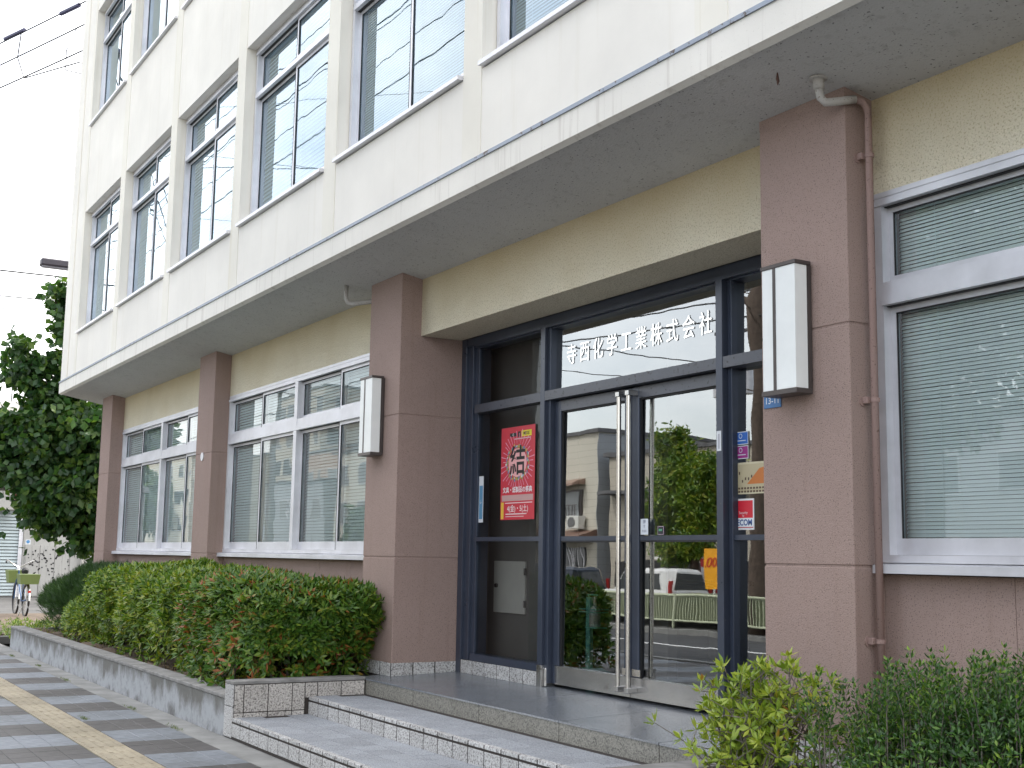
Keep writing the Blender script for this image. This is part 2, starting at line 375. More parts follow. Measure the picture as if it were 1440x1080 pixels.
# the gap strip beside the tactile line and the tactile blocks
TL = thing('tactile_paving', 'yellow line of ribbed tactile blocks running along the grey pavement', 'tactile paving', (-12, 2.433, 0))
tm = MB(); tm.cbox(-.148, .148, -.148, .148, -.03, .001, .003)
for k in range(4): tm.cbox(-.135, .135, -.112+k*.075-.016, -.112+k*.075+.016, .001, .006, .002)
tmm = tm.mesh('tactile_block'); tmm.materials.append(M['tactile'])
for k in range(-25, 32): piece('tactile_block', tmm, None, TL, (-15+k*.30+random.uniform(-.001, .001), 2.433, random.uniform(-.001, .001)))

# ------------------------------------------------------------------ the office building
B = thing('office_building', 'cream four-storey office building on brown-pink ground-floor pillars with a wide glass entrance', 'building', (-10.1, 5.06, 0))
XL, XR, YF, YW, YP = -22.44, 7.2, 4.25, 5.06, 4.852
ZT = 12.45
def pz(y): return 4.165-(y-4.25)*.179
# soffit (slopes down towards the wall), fascia, flashing
s = MB(); s.hexa([(XL+.01, YF+.02, pz(YF)), (XR, YF+.02, pz(YF)), (XR, 5.6, pz(5.6)), (XL+.01, 5.6, pz(5.6)), (XL+.01, YF+.02, 4.33), (XR, YF+.02, 4.33), (XR, 5.6, 4.33), (XL+.01, 5.6, 4.33)])
s.box(XL+.01, XR, 5.6, 16, 4.05, 4.33); s.build('soffit', M['soffit'], B)
s = MB(); s.hexa([(XL, YF, 4.172), (XR, YF, 4.172), (XR, YF+.045, 4.150), (XL, YF+.045, 4.150), (XL, YF, 4.352), (XR, YF, 4.352), (XR, YF+.06, 4.352), (XL, YF+.06, 4.352)])
s.build('fascia', M['fascia'], B)
s = MB(); x = XL
while x < XR:
    L = min(1.82, XR-x); s.box(x+.003, x+L-.003, YF-.012, YF+.05, 4.352, 4.378); x += 1.82
s.build('flashing', M['flash'], B)
# bays
P0 = 2.7225; bays = [-21.25+P0*k for k in range(10)]        # left edge of each opening
OW = 2.42; FL = [(5.10, 7.135), (8.675, 10.71)]
yi = YF+.018
wallm = MB()
edges = []
zc = [4.378, 5.05, 7.135, 8.62, 10.71, ZT]
def wall_panel(m, x0, x1, z0, z1, y=yi, t=.20): m.box(x0, x1, y, y+t, z0, z1)
wall_panel(wallm, XL, bays[0]-.15, 4.378, ZT)
for k, bx in enumerate(bays):
    x1 = min(bx+OW, XR)
    if bx > XR: break
    for (z0, z1) in ((4.378, 5.045), (7.135, 8.618), (10.71, ZT)):
        wall_panel(wallm, bx-.012, x1+.012, z0, z1)
wallm.build('spandrel_wall', M['white'], B)
pl = MB()
pl.box(XL+.50, XL+.56, yi-.012, yi, 4.378, ZT)
for k, bx in enumerate(bays):
    if bx > XR: break
    xa = bx-(P0-OW)+.012 if k else bx-.15; xb = bx-.012
    pl.box(xa, xb, yi-.006, yi+.26, 4.3785, ZT-.01)
pl.build('pilaster', M['pil'], B)
MB().box(XL-.02, XR+.02, YF-.03, 16.1, ZT, ZT+.18).build('parapet', M['white'], B)
core = MB(); core.box(XL, XL+.2, YF+.22, 16, 4.33, ZT); core.box(XR-.2, XR, YF+.22, 16, 4.33, ZT); core.box(XL, XR, 15.8, 16, 0, ZT)
core.box(XL+.6, XL+.8, 5.4, 15.8, 0, 4.06); core.box(XR-.4, XR-.2, 5.4, 15.8, 0, 4.06); core.build('side_wall', M['white'], B)
rm = MB(); rm.box(XL+.2, XR-.2, 7.2, 7.3, 4.34, ZT-.01); rm.box(XL+.2, XR-.2, YF+.3, 7.2, 8.0, 8.1)
rm.build('office_room', M['room'], B)
# windows
def window(parent, x0, x1, z0, z1, zt, y, halves, glass, mat, sill=True, pitch=.0205, blind=True, curtain=0, label=None, name='window', sy=None, fmt=.05, slat=None, upfirst=0):
    """outer frame at plane y; halves = list of (xa, xb) sliding pairs; zt=(transom low, transom high)"""
    f = MB(); d = .10; t = fmt
    f.box(x0, x1, y, y+d, z1-.028, z1); f.box(x0+.006, x1-.006, y-.012, y+.0, z1-.075, z1-.045); f.box(x0, x1, y+.004, y+d, z1-.075, z1-.0285)
    f.box(x0, x0+.05, y, y+d, z0+.04, z1-.0755); f.box(x1-.05, x1, y, y+d, z0+.04, z1-.0755)
    f.box(x0, x1, y-.004, y+d, z0, z0+.0395)
    f.box(x0+.0505, x1-.0505, y-.006, y+d, zt[0]+.05, zt[1]); f.box(x0+.051, x1-.051, y-.014, y+.03, zt[0], zt[0]+.0495)
    for i, (a, b) in enumerate(halves[:-1]):
        c = (b+halves[i+1][0])/2; f.box(c-.045, c+.045, y-.010, y+d+.01, z0+.0402, z1-.076)
    w = f.build(name, mat, parent)
    if label: w['label'] = label
    if sill:
        sl = MB(); xx = x0
        if sy: sl.hexa([(x0+.004, sy, z0-.046), (x1-.004, sy, z0-.046), (x1-.004, y+.02, z0-.046), (x0+.004, y+.02, z0-.046), (x0+.004, sy, z0-.014), (x1-.004, sy, z0-.014), (x1-.004, y+.02, z0-.001), (x0+.004, y+.02, z0-.001)])
        else: sl.hexa([(x0-.0, y-.075, z0-.055), (x1, y-.075, z0-.055), (x1, y+.02, z0-.055), (x0, y+.02, z0-.055), (x0, y-.075, z0-.012), (x1, y-.075, z0-.012), (x1, y+.02, z0-.002), (x0, y+.02, z0-.002)])
        sl.build('window_sill', mat, w)
    for (a, b) in halves:
        mid = (a+b)/2+.02
        for (lo, hi, tt, low) in ((z0+.041, zt[0]-.001, .034, .085), (zt[1]+.001, z1-.077, .03, .04)):
            for side, (sa, sb, yy) in enumerate(((a, mid+.02, y+.055), (mid-.02, b, y+.022))):
                m = MB(); dd = .028
                m.box(sa, sa+tt, yy, yy+dd, lo, hi); m.box(sb-tt, sb, yy, yy+dd, lo, hi)
                m.box(sa+tt, sb-tt, yy, yy+dd, hi-tt, hi); m.box(sa+tt, sb-tt, yy, yy+dd, lo, lo+low)
                sh = m.build('sash', mat, w)
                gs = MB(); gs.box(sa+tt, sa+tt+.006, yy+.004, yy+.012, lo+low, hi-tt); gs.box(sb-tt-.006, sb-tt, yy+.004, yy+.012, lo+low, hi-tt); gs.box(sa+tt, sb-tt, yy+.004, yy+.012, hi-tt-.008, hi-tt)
                if side == 0: gs.box(sa, mid-.0205, yy-.03, yy-.001, hi-.004, hi+.0005)  # black strip painted in as the shade under the transom and head
                gs.box(sa-.0035, sa-.0005, yy-.003, yy+.01, lo, hi)  # thin black strip draws the shadow gap between frame and sash
                gs.build('sash_seal_and_shade', M['rubber'], sh)
                gg = MB(); e = random.uniform(-.0016, .0016); e2 = random.uniform(-.0018, .0018)
                gy = yy+.014
                gg.quad((sa+tt-.004, gy+e, lo+low-.004), (sb-tt+.004, gy-e, lo+low-.004), (sb-tt+.004, gy-e+e2, hi-tt+.004), (sa+tt-.004, gy+e+e2, hi-tt+.004))
                gg.build('glass_pane', glass, w)
        if blind:
            yb = y+.125; hw = pitch*.50; sb_ = MB(); ang = R(66)
            zz = z0+.06
            a2, b2 = a+.012, b-.012
            while zz < z1-.08:
                an = ang+random.gauss(0, .035); dy, dz = hw*math.cos(an), hw*math.sin(an); j1, j2 = random.gauss(0, .0004), random.gauss(0, .0004)
                sb_.v += [(a2, yb-dy, zz-dz+j1), (b2, yb-dy, zz-dz+j2), (b2, yb+dy, zz+dz+j2), (a2, yb+dy, zz+dz+j1)]
                q = len(sb_.v)-4; sb_.f.append((q, q+1, q+2, q+3)); zz += pitch
            sb_.box(a2, b2, yb-.02, yb+.02, z1-.085, z1-.055)
            for cx in (a2+.25, (a2+b2)/2, b2-.25): sb_.box(cx-.001, cx+.001, yb-.013, yb-.011, z0+.05, z1-.08)
            tag(sb_.build('venetian_blind', M['blind'], w), kind='stuff')
        if curtain:
            c = MB(); nn = 26
            for i in range(nn):
                xa = a+.03+i*curtain/nn; xb = a+.03+(i+1)*curtain/nn; ya = y+.24+(.018 if i % 2 else -.018); yb2 = y+.24+(-.018 if i % 2 else .018)
                c.quad((xa, ya, z0), (xb, yb2, z0), (xb, yb2, z1), (xa, ya, z1))
            c.build('curtain', M['curtain'], w)
    return w
for fl, (z0, z1) in enumerate(FL):
    for k, bx in enumerate(bays):
        if bx+OW > XR: break
        near = k in (4, 5, 6)
        if fl == 1 and k > 3: continue
        window(B, bx, bx+OW, z0, z1, (z0+1.44, z0+1.50), YF+.13, [(bx+.05, bx+OW-.05)], M['gup'], M['aluwhite'], sy=YF-.030, pitch=.026 if near else .045, blind=True, curtain=0 if near else (.45 if k % 2 else .30))
for fl, (z0, z1) in enumerate(FL[1:]):
    m = MB(); 
    for k, bx in enumerate(bays):
        if k > 3 and bx+OW <= XR: m.box(bx, bx+OW, YF+.14, YF+.16, z0, z1)
    m.build('upper_glazing', M['gup'], B)
# ground floor: pillars with joints and granite base tiles
PX = [-21.74, -16.235, -10.79, -5.335, .11, 5.555]
tile_b = MB(); tile_b.cbox(-.1035, .1035, -.009, .009, -.058, .058, .003); tbm = tile_b.mesh('base_tile')
tile_c = MB(); tile_c.cbox(-.109, .109, -.009, .009, -.058, .058, .003); tcm = tile_c.mesh('base_tile')
for k, px in enumerate(PX):
    p = MB(); w = .675; zz = [.0, 1.478, 2.757, 4.0]
    yb = 5.7 if k in (2, 3) else 5.35
    for a, b in zip(zz[:-1], zz[1:]):
        tz = b-.006 if b < 3.9 else b
        p.cbox(px, px+w, YP, yb, a+(.006 if a else 0), tz, .004)
    p.box(px+.006, px+w-.006, YP+.006, yb-.001, .1, pz(YP+.02))
    tp = MB(); 
    p.hexa([(px, YP, 3.995), (px+w, YP, 3.995), (px+w, yb, 3.995), (px, yb, 3.995), (px, YP, pz(YP)+.003), (px+w, YP, pz(YP)+.003), (px+w, yb, pz(yb)+.003), (px, yb, pz(yb)+.003)])
    pl = p.build('pillar', M['pink'], B)
    if k in (2, 3):
        gb = MB(); gb.box(px-.006, px+w+.006, YP-.006, yb, .40, .558); gb.build('base_grout', M['grout'], pl)
        for i in range(3): piece('base_tile', tbm, M['tile'], pl, (px+.113+i*.2245, YP-.0005, .500))
        for i in range(3 if k == 2 else 3):
            piece('base_tile', tbm, M['tile'], pl, (px+w+.0005, YP+.1+i*.217, .500), (0, 0, R(90)))
            piece('base_tile', tbm, M['tile'], pl, (px-.0005, YP+.1+i*.217, .500), (0, 0, R(90)))
# cream wall above the windows, pink wall under them
up = MB(); lowm = MB()
for i in range(5):
    a, b = PX[i]+.675, PX[i+1]
    yb = 5.48 if i == 2 else 5.3
    z = 3.492 if i == 2 else 3.485
    up.hexa([(a, YW, z), (b, YW, z), (b, yb, z), (a, yb, z), (a, YW, pz(YW)+.003), (b, YW, pz(YW)+.003), (b, yb, pz(yb)+.003), (a, yb, pz(yb)+.003)])
    if i != 2:
        x = a; n_ = 6
        lowm = MB()
        for j in range(n_): lowm.box(a+(b-a)*j/n_+.002, a+(b-a)*(j+1)/n_-.002, YW+.012, YW+.25, 0, 1.4385)
        lowm.box(a, b, YW+.016, YW+.24, 0, 1.437); lowm.build('dado_wall', M['pink'], B)
up.build('lintel_wall', M['cream'], B)
for i in (0, 1, 3, 4):
    a, b = PX[i]+.675+.004, PX[i+1]-.004
    mid = (a+b)/2
    window(B, a, b, 1.50, 3.484, (2.86, 2.985), YW-.005, [(a+.05, mid-.045), (mid+.045, b-.05)], M['gwinR'] if i >= 3 else M['gwin'], M['alu'] if i == 3 else M['aluwhite'], pitch=.0205 if i >= 3 else .034)
    r = MB(); r.box(a, b, 6.6, 6.7, 0, 4.0); r.build('office_room', M['room'], B)
# entrance screen: posts, head, transom, side lights
E_ = MB(); YE = 5.48
def post(x0, x1, y0, y1, z0, z1): E_.cbox(x0, x1, y0, y1, z0, z1, .002)
post(-10.108, -10.02, YE+.006, YE+.20, .46, 3.49); post(-10.02, -9.93, YE+.03, YE+.19, .46, 3.49); post(-9.93, -9.86, YE+.055, YE+.18, .56, 3.49)
post(-8.72, -8.655, YE, YE+.10, .64, 3.42); post(-6.485, -6.42, YE, YE+.14, .50, 3.42)
post(-8.655, -8.61, YE+.03, YE+.16, .50, 3.42); post(-6.42, -6.38, YE+.05, YE+.19, .50, 3.42)
post(-5.42, -5.336, YE, YE+.2, .46, 3.49)
E_.box(-10.019, -5.421, YE+.012, YE+.18, 3.42, 3.489); E_.box(-9.86, -5.42, YE+.04, YE+.17, 3.385, 3.42); E_.box(-9.86, -5.42, YE+.002, YE+.03, 3.395, 3.4195)
E_.box(-9.86, -8.7205, YE+.03, YE+.09, 1.632, 1.668); E_.box(-6.3795, -5.4205, YE+.06, YE+.12, 1.632, 1.668)
E_.box(-9.86, -8.7205, YE+.01, YE+.13, .585, .645); E_.box(-6.3795, -5.4205, YE+.03, YE+.13, .585, .645)
EN = E_.build('entrance_frame', M['blue'], B)
t = MB(); t.box(-8.6545, -6.4855, YE+.002, YE+.13, 2.785, 2.862); t.box(-9.8595, -8.7205, YE+.012, YE+.12, 2.785, 2.862); t.box(-6.4195, -5.4205, YE+.005, YE+.13, 2.785, 2.862)
t.build('transom_bar', M['bluetop'], B)
def pane(x0, x1, z0, z1, y, mat, tilt=0, parent=B, name='glass_pane'):
    m = MB(); dz = math.tan(R(tilt))*(z1-z0)
    m.quad((x0, y, z0), (x1, y, z0), (x1, y+dz, z1), (x0, y+dz, z1)); return m.build(name, mat, parent)
pane(-9.86, -8.72, .645, 1.632, YE+.075, M['gside'], .3, EN); pane(-9.86, -8.72, 1.668, 2.785, YE+.075, M['gside'], .2, EN); pane(-9.86, -8.72, 2.862, 3.385, YE+.075, M['gside'], .3, EN)
pane(-8.61, -6.485, 2.862, 3.385, YE+.085, M['gdoor'], .35, EN)
pane(-6.38, -5.42, .645, 1.632, YE+.10, M['gdoor'], .42, EN); pane(-6.38, -5.42, 1.668, 2.785, YE+.10, M['gdoor'], .42, EN); pane(-6.38, -5.42, 2.862, 3.385, YE+.10, M['gdoor'], .42, EN)
# tiled plinth under the side panels
pg = MB(); pg.box(-10.02, -8.723, YE+.0055, YE+.15, .44, .584); plinth0 = pg.build('plinth', M['grout'], B); pg = MB(); pg.box(-6.417, -5.34, YE+.0055, YE+.15, .44, .584); plinth = pg.build('plinth', M['grout'], B)
for i in range(6): piece('plinth_tile', tbm, M['tile'], plinth, (-9.905+i*.214, YE+.012, .525))
for i in range(5): piece('plinth_tile', tbm, M['tile'], plinth, (-6.30+i*.214, YE+.012, .525))
pf = MB(); pf.cbox(-8.722, -8.652, YE-.003, YE+.10, .462, .6395, .002); pf.cbox(-8.650, -8.622, YE+.02, YE+.12, .468, .62, .01); pf.cbox(-6.487, -6.418, YE-.002, YE+.12, .462, .4995, .002); pf.build('post_foot', M['kick'], B)
# doors (two leaves)
YD = YE+.075
def leaf(x0, x1, hinge):
    d = MB(); s0, s1 = x0, x1
    sw = .085
    d.cbox(x0, x0+sw, YD, YD+.06, .642, 2.775, .004); d.cbox(x1-sw, x1, YD, YD+.06, .642, 2.775, .004)
    if hinge == 'L': d.tube([(x0+.01, YD+.035, .50), (x0+.01, YD+.035, 2.775)], .034, 14)
    d.box(x0+sw, x1-sw, YD+.012, YD+.05, 1.634, 1.669)
    D = d.build('door', M['blue'], B)
    MB().box(x0+sw, x1-sw, YD+.002, YD+.055, 2.69, 2.776).build('top_rail', M['bluetop'], D)
    # kick rail with a rounded hinge end
    k = MB(); pts = []
    z0, z1 = .497, .6415
    if hinge == 'L':
        for i in range(7):
            a = R(90)*i/6; pts.append((x0-.02+.09*(1-math.sin(a)), YD+.06-.062*math.cos(a)+.0))
        pts = pts[::-1]; prof = pts+[(x1, YD-.002), (x1, YD+.062)]
    else: prof = [(x0, YD+.062), (x0, YD-.002), (x1, YD-.002), (x1, YD+.062)]
    nn = len(prof); k.v = [(p[0], p[1], z0) for p in prof]+[(p[0], p[1], z1) for p in prof]
    k.f = [tuple(range(nn)), tuple(range(nn, 2*nn))[::-1]]+[(i, i+nn, (i+1) % nn+nn, (i+1) % nn) for i in range(nn)]; k.fix = True
    k.build('kick_rail', M['kick'], D)
    pane(x0+sw-.005, x1-sw+.005, .6415, 1.634, YD+.028, M['gdoor'], .45, D); pane(x0+sw-.005, x1-sw+.005, 1.669, 2.69, YD+.028, M['gdoor'], .40, D)
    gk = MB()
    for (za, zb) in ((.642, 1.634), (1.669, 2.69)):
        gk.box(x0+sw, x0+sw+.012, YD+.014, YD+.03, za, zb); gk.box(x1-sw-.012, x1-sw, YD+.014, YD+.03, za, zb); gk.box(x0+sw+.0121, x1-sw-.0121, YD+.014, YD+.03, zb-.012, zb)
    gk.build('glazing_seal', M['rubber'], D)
    hx = x1-.055 if hinge == 'L' else x0+.06
    h = MB(); h.tube([(hx, YD-.075, .545), (hx, YD-.075, 2.745)], .0175, 16)
    H = h.build('door_handle', M['steel'], D, smooth=False)
    for z in (.555, 2.725): MB().cbox(hx-.022, hx+.022, YD-.097, YD-.001, z-.02, z+.02, .004).build('handle_bracket', M['kick'], D)
    h = MB(); h.tube([(hx, YD+.135, .56), (hx, YD+.135, 2.70)], .0175, 12); h.build('inner_handle', M['steel'], D)
    c = MB(); c.cbox(hx-.05, hx+.05, YD-.004, YD+.0, .65, .70, .001); c.build('stop_plate', M['steel'], D)
    return D
dl = leaf(-8.605, -7.548, 'L'); dr = leaf(-7.540, -6.487, 'R')
k = MB(); k.disc((-7.615, YD-.008, 1.45), (0, 1, 0), .017, .02); k.build('lock_cylinder', M['rubber'], dl)
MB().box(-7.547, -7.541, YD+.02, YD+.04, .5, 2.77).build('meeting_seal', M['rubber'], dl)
# lobby behind
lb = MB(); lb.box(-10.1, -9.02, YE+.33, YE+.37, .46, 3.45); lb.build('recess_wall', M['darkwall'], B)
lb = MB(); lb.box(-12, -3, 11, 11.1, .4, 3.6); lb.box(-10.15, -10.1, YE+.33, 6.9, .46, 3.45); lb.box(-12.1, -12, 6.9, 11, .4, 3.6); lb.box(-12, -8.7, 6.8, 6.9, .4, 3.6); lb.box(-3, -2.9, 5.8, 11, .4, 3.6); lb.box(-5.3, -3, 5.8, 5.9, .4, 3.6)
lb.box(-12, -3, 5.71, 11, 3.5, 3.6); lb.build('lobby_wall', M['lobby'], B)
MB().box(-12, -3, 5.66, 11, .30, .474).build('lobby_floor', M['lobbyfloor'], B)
for i in range(4): piece('plinth_tile', tbm, M['tile'], plinth, (-9.905+i*.214, YE+.32, .525))
cab = MB(); cab.cbox(-9.97, -9.43, YE+.31, YE+.335, 1.00, 1.46, .004)
CB = cab.build('cabinet_door', M['panelbox'], B)
MB().disc((-9.91, YE+.30, 1.24), (0, 1, 0), .018, .02).build('cabinet_knob', M['rubber'], CB)
hg = MB(); hg.box(-9.436, -9.422, YE+.302, YE+.32, 1.06, 1.12); hg.box(-9.436, -9.422, YE+.302, YE+.32, 1.34, 1.40); hg.build('cabinet_hinge', M['kick'], CB)

# ------------------------------------------------------------------ steps, landing, tiled wall
ST = thing('entrance_steps', 'two pale granite-tiled steps below the dark polished entrance landing', 'steps', (-7.7, 4.0, 0))
XA, XB = -10.09, -5.33
b = MB(); b.box(XA, XB, 3.4235, 4.70, 0, .1625); b.box(XA, XB, 4.0815, 4.70, .1, .3065); b.build('step_core', M['grout'], ST)
TP = .2127
nosing = MB(); nosing.cbox(-TP/2+.0055, TP/2-.0055, -.006, .035, -.029, .0, .004); nm = nosing.mesh('nosing_tile')
riser = MB(); riser.cbox(-TP/2+.0055, TP/2-.0055, -.002, .01, -.053, .049, .002); rmm = riser.mesh('riser_tile')
tr = MB(); tr.cbox(-TP/2+.0025, TP/2-.0025, -.104, .104, -.012, 0, .002); trm = tr.mesh('tread_tile')
nt_ = int((XB-XA)/TP)
for (y, z, zb, rows) in ((3.423, .165, 0, 3), (4.081, .309, .165, 2)):
    for i in range(nt_+1):
        x = XA+TP*(i+.5)
        if x > XB+.02: break
        piece('nosing_tile', nm, M['tile'], ST, (x, y+.004, z)); piece('riser_tile', rmm, M['tile'], ST, (x, y, z-.034-.0575))
        for r_ in range(rows): piece('tread_tile', trm, M['tread'], ST, (x+(TP/2 if r_ % 2 else 0)-(TP/2 if r_ % 2 and i == nt_ else 0), y+.04+.1065+r_*.2125, z-.0005-.0006*(r_ % 2)))
# landing
LD = thing('entrance_landing', 'dark polished granite landing in front of the glass doors', 'landing', (-7.7, 5.0, 0))
zf, zbk = .438, .476
xs = [-10.29, -9.185, -8.112, -7.045, -5.975, -5.0]
for a, b_ in zip(xs[:-1], xs[1:]):
    j = .004
    m = MB(); m.hexa([(a+j, 4.605, .300), (b_-j, 4.605, .300), (b_-j, 4.66, .300), (a+j, 4.66, .300), (a+j, 4.605, zf-.012), (b_-j, 4.605, zf-.012), (b_-j, 4.66, zf-.012), (a+j, 4.66, zf-.012)]); m.build('edge_stone', M['slabedge'], LD)
    m = MB(); m.hexa([(a+j, 4.600, zf-.0118), (b_-j, 4.600, zf-.0118), (b_-j, 5.70, zbk-.02), (a+j, 5.70, zbk-.02), (a+j, 4.603, zf), (b_-j, 4.603, zf), (b_-j, 5.70, zbk), (a+j, 5.70, zbk)]); m.build('landing_slab', M['slab'], LD)
m = MB(); m.hexa([(xs[0]+.002, 4.6068, 0), (xs[-1]-.002, 4.6068, 0), (xs[-1]-.002, 5.69, 0), (xs[0]+.002, 5.69, 0), (xs[0]+.002, 4.6068, zf-.004), (xs[-1]-.002, 4.6068, zf-.004), (xs[-1]-.002, 5.69, zbk-.006), (xs[0]+.002, 5.69, zbk-.006)]); m.build('landing_core', M['grout'], LD)
def sidewall(x0, x1, face, lab):
    S = thing('tiled_side_wall', lab, 'low wall', (x0, 3.42, 0), 'tiled walls beside the steps')
    c = MB(); c.box(x0+.008, x1-.008, 3.432, 4.60, 0, .425); c.build('wall_core', M['grout'], S)
    MB().cbox(x0, x1, 3.42, 4.598, .428, .452, .003).build('coping', M['cap'], S)
    fx = x1 if face > 0 else x0
    # face tiles: tall row and short row
    ys = [3.435, 3.517, 3.725, 3.935, 4.048, 4.160, 4.375, 4.593]
    for a, b_ in zip(ys[:-1], ys[1:]):
        for za, zb in ((.205, .422), (.13, .198)):
            if a > 4.04: 
                if za < .15: continue
                za = .30
            MB().cbox(fx-.009 if face > 0 else fx, fx if face > 0 else fx+.009, a+.004, b_-.004, za, zb, .002).build('face_tile', M['warmtile'], S)
    for za, zb in ((.252, .424), (.006, .246)): MB().cbox(x0+.003, x1-.002, 3.420, 3.434, za, zb, .002).build('end_tile', M['tile'], S)
    return S
sidewall(-10.29, -10.09, 1, 'low granite-tiled wall between the left planter and the steps')
sidewall(-5.33, -5.13, -1, 'low granite-tiled wall right of the steps, behind the yellow-green azalea')

# ------------------------------------------------------------------ planters
PL = thing('concrete_planter', 'long stained concrete planter along the pavement under the clipped hedge', 'planter', (-15, 3.42, 0))
xx = [-20.55, -19.95, -18.15, -15.55, -11.20, -10.295]
for a, b_ in zip(xx[:-1], xx[1:]):
    m = MB(); m.cbox(a+.002, b_-.002, 3.425, 3.60, -.03, .30, .006); m.build('wall_section', M['planter'], PL)
m = MB(); m.box(-20.55, -20.40, 3.60, 5.9, -.03, .30); m.build('wall_section', M['planter'], PL)
m = MB()
for a, b_ in zip(xx[:-1], xx[1:]): m.cbox(a+.001, b_-.001, 3.418, 3.61, .300, .332, .005)
m.build('coping', M['cap'], PL)
def soilgrid(x0, x1, y0, y1, z, amp, name, par, mat):
    m = MB(); nx, ny = int((x1-x0)/.12)+1, int((y1-y0)/.12)+1
    for j in range(ny+1):
        for i in range(nx+1): m.v.append((x0+(x1-x0)*i/nx, y0+(y1-y0)*j/ny, z+random.uniform(-amp, amp)+.04*math.sin(i*.7)*math.sin(j)))
    for j in range(ny):
        for i in range(nx): a = j*(nx+1)+i; m.f.append((a, a+1, a+nx+2, a+nx+1))
    return m.build(name, mat, par)
soilgrid(-20.4, -10.295, 3.6, 5.3, .27, .02, 'planting_soil', PL, M['soil'])
PR = thing('concrete_planter', 'planter right of the steps holding the dark shrub and azalea', 'planter', (-2, 3.42, 0))
for a, b_ in ((-5.125, -2.5), (-2.5, 0.1)):
    MB().cbox(a+.002, b_-.002, 3.425, 3.60, -.03, .30, .006).build('wall_section', M['planter'], PR)
MB().cbox(-5.125, .1, 3.418, 3.61, .300, .332, .005).build('coping', M['cap'], PR)
soilgrid(-5.125, .1, 3.6, 5.3, .32, .02, 'planting_soil', PR, M['soil'])

# ------------------------------------------------------------------ wall lamps, pipes, signs
def wall_lamp(x0, lab):
    # x0: left edge on the pillar face
    w = .262; y = YP-.004; d = .128; z0, z1 = 2.40, 3.135
    L = thing('wall_lamp', lab, 'wall lamp', (x0+w/2, y, z0), 'boxy lamps on the entrance pillars')
    f = MB(); f.cbox(x0-.006, x0+w+.006, y-d-.006, y-.012, z1-.022, z1, .002); f.cbox(x0-.006, x0+w+.006, y-d-.006, y-.012, z0, z0+.028, .002)
    f.box(x0+w-.030, x0+w+.001, y-.034, y-.012, z0+.028, z1-.022); f.box(x0-.001, x0+.03, y-.034, y-.012, z0+.028, z1-.022)
    xm = x0+w*.38; f.box(xm-.011, xm+.011, y-d-.003, y-d+.012, z0+.028, z1-.022)
    f.build('lamp_frame', M['bronze'], L)
    MB().box(x0+.01, x0+w-.01, y-.012, y+.003, z0+.02, z1-.02).build('back_plate', M['bronze'], L)
    MB().cbox(x0+.002, x0+w-.002, y-d, y-.036, z0+.028, z1-.022, .002).build('diffuser', M['acrylic'], L)
wall_lamp(-10.675, 'boxy white wall lamp in a dark frame on the pillar left of the entrance')
wall_lamp(-5.185, 'larger-looking boxy white wall lamp on the near pillar above the blue number plate')
# downpipe at the near pillar
DP = thing('drainpipe', 'brown painted drainpipe running down the corner beside the near pillar', 'drainpipe', (-4.6, 4.965, .4))
m = MB(); m.tube([(-4.625, 4.90, 3.985), (-4.612, 4.945, 3.972), (-4.603, 4.963, 3.93), (-4.600, 4.966, 3.86), (-4.6, 4.968, .35)], .0195, 14); m.build('pipe', M['pipe'], DP, smooth=True)
m = MB(); m.tube([(-4.70, 4.70, 4.09), (-4.695, 4.70, 4.02)], .030, 14); m.tube([(-4.695, 4.70, 4.03), (-4.69, 4.705, 3.975), (-4.68, 4.73, 3.95), (-4.655, 4.80, 3.962), (-4.622, 4.895, 3.984)], .0225, 14); m.disc((-4.70, 4.70, 4.083), (0, 0, 1), .05, .01)
m.build('bent_pipe', M['pipew'], DP, smooth=True)
for z in (3.675, 2.345, 1.1, .62):
    m = MB(); m.disc((-4.6, 4.968, z), (0, 0, 1), .025, .022, 14); m.cbox(-4.655, -4.62, 4.93, 4.955, z-.018, z+.018, .003); m.disc((-4.657, 4.94, z-.004), (1, 0, 0), .028, .008, 10); m.build('pipe_bracket', M['pipe'], DP)
DP2 = thing('drainpipe', 'short bent pale drainpipe under the soffit left of the left entrance pillar', 'drainpipe', (-11.1, 4.7, 4.0))
m = MB(); m.tube([(-11.05, 4.70, 4.09), (-11.05, 4.70, 3.96), (-11.04, 4.72, 3.92), (-11.01, 4.76, 3.905), (-10.70, 4.99, 3.93)], .0235, 12); m.build('pipe', M['pipew'], DP2, smooth=True)
# rust mark fitting on the soffit
SH = thing('soffit_hook', 'tiny rusty hook hanging from the grey soffit left of the near drainpipe', 'hook', (-4.823, 4.521, 4.10)); m = MB(); m.tube([(-4.823, 4.521, 4.12), (-4.823, 4.521, 4.085), (-4.82, 4.523, 4.07), (-4.823, 4.521, 4.05)], [.003, .009, .008, .002], 8); m.build('hook', ink((.08, .03, .02)), SH)
# number plate
NP = thing('number_plate', 'small blue house-number plate reading 13-11 under the near wall lamp', 'sign', (-5.247, YP-.004, 2.395))
MB().cbox(-5.318, -5.178, YP-.006, YP-.0005, 2.355, 2.43, .002).build('plate', ink((.05, .16, .36)), NP)
text('13-11', 'plate_number', ink((.75, .78, .8)), NP, (-5.247, YP-.0068, 2.395), .052)
DI = thing('round_plate', 'small round silver disc on the second pillar from the left end', 'sign', (-15.94, YP, 2.72)); m = MB(); m.disc((-15.93, YP-.006, 2.72), (0, 1, 0), .055, .012, 24); m.build('disc', M['aluwhite'], DI)
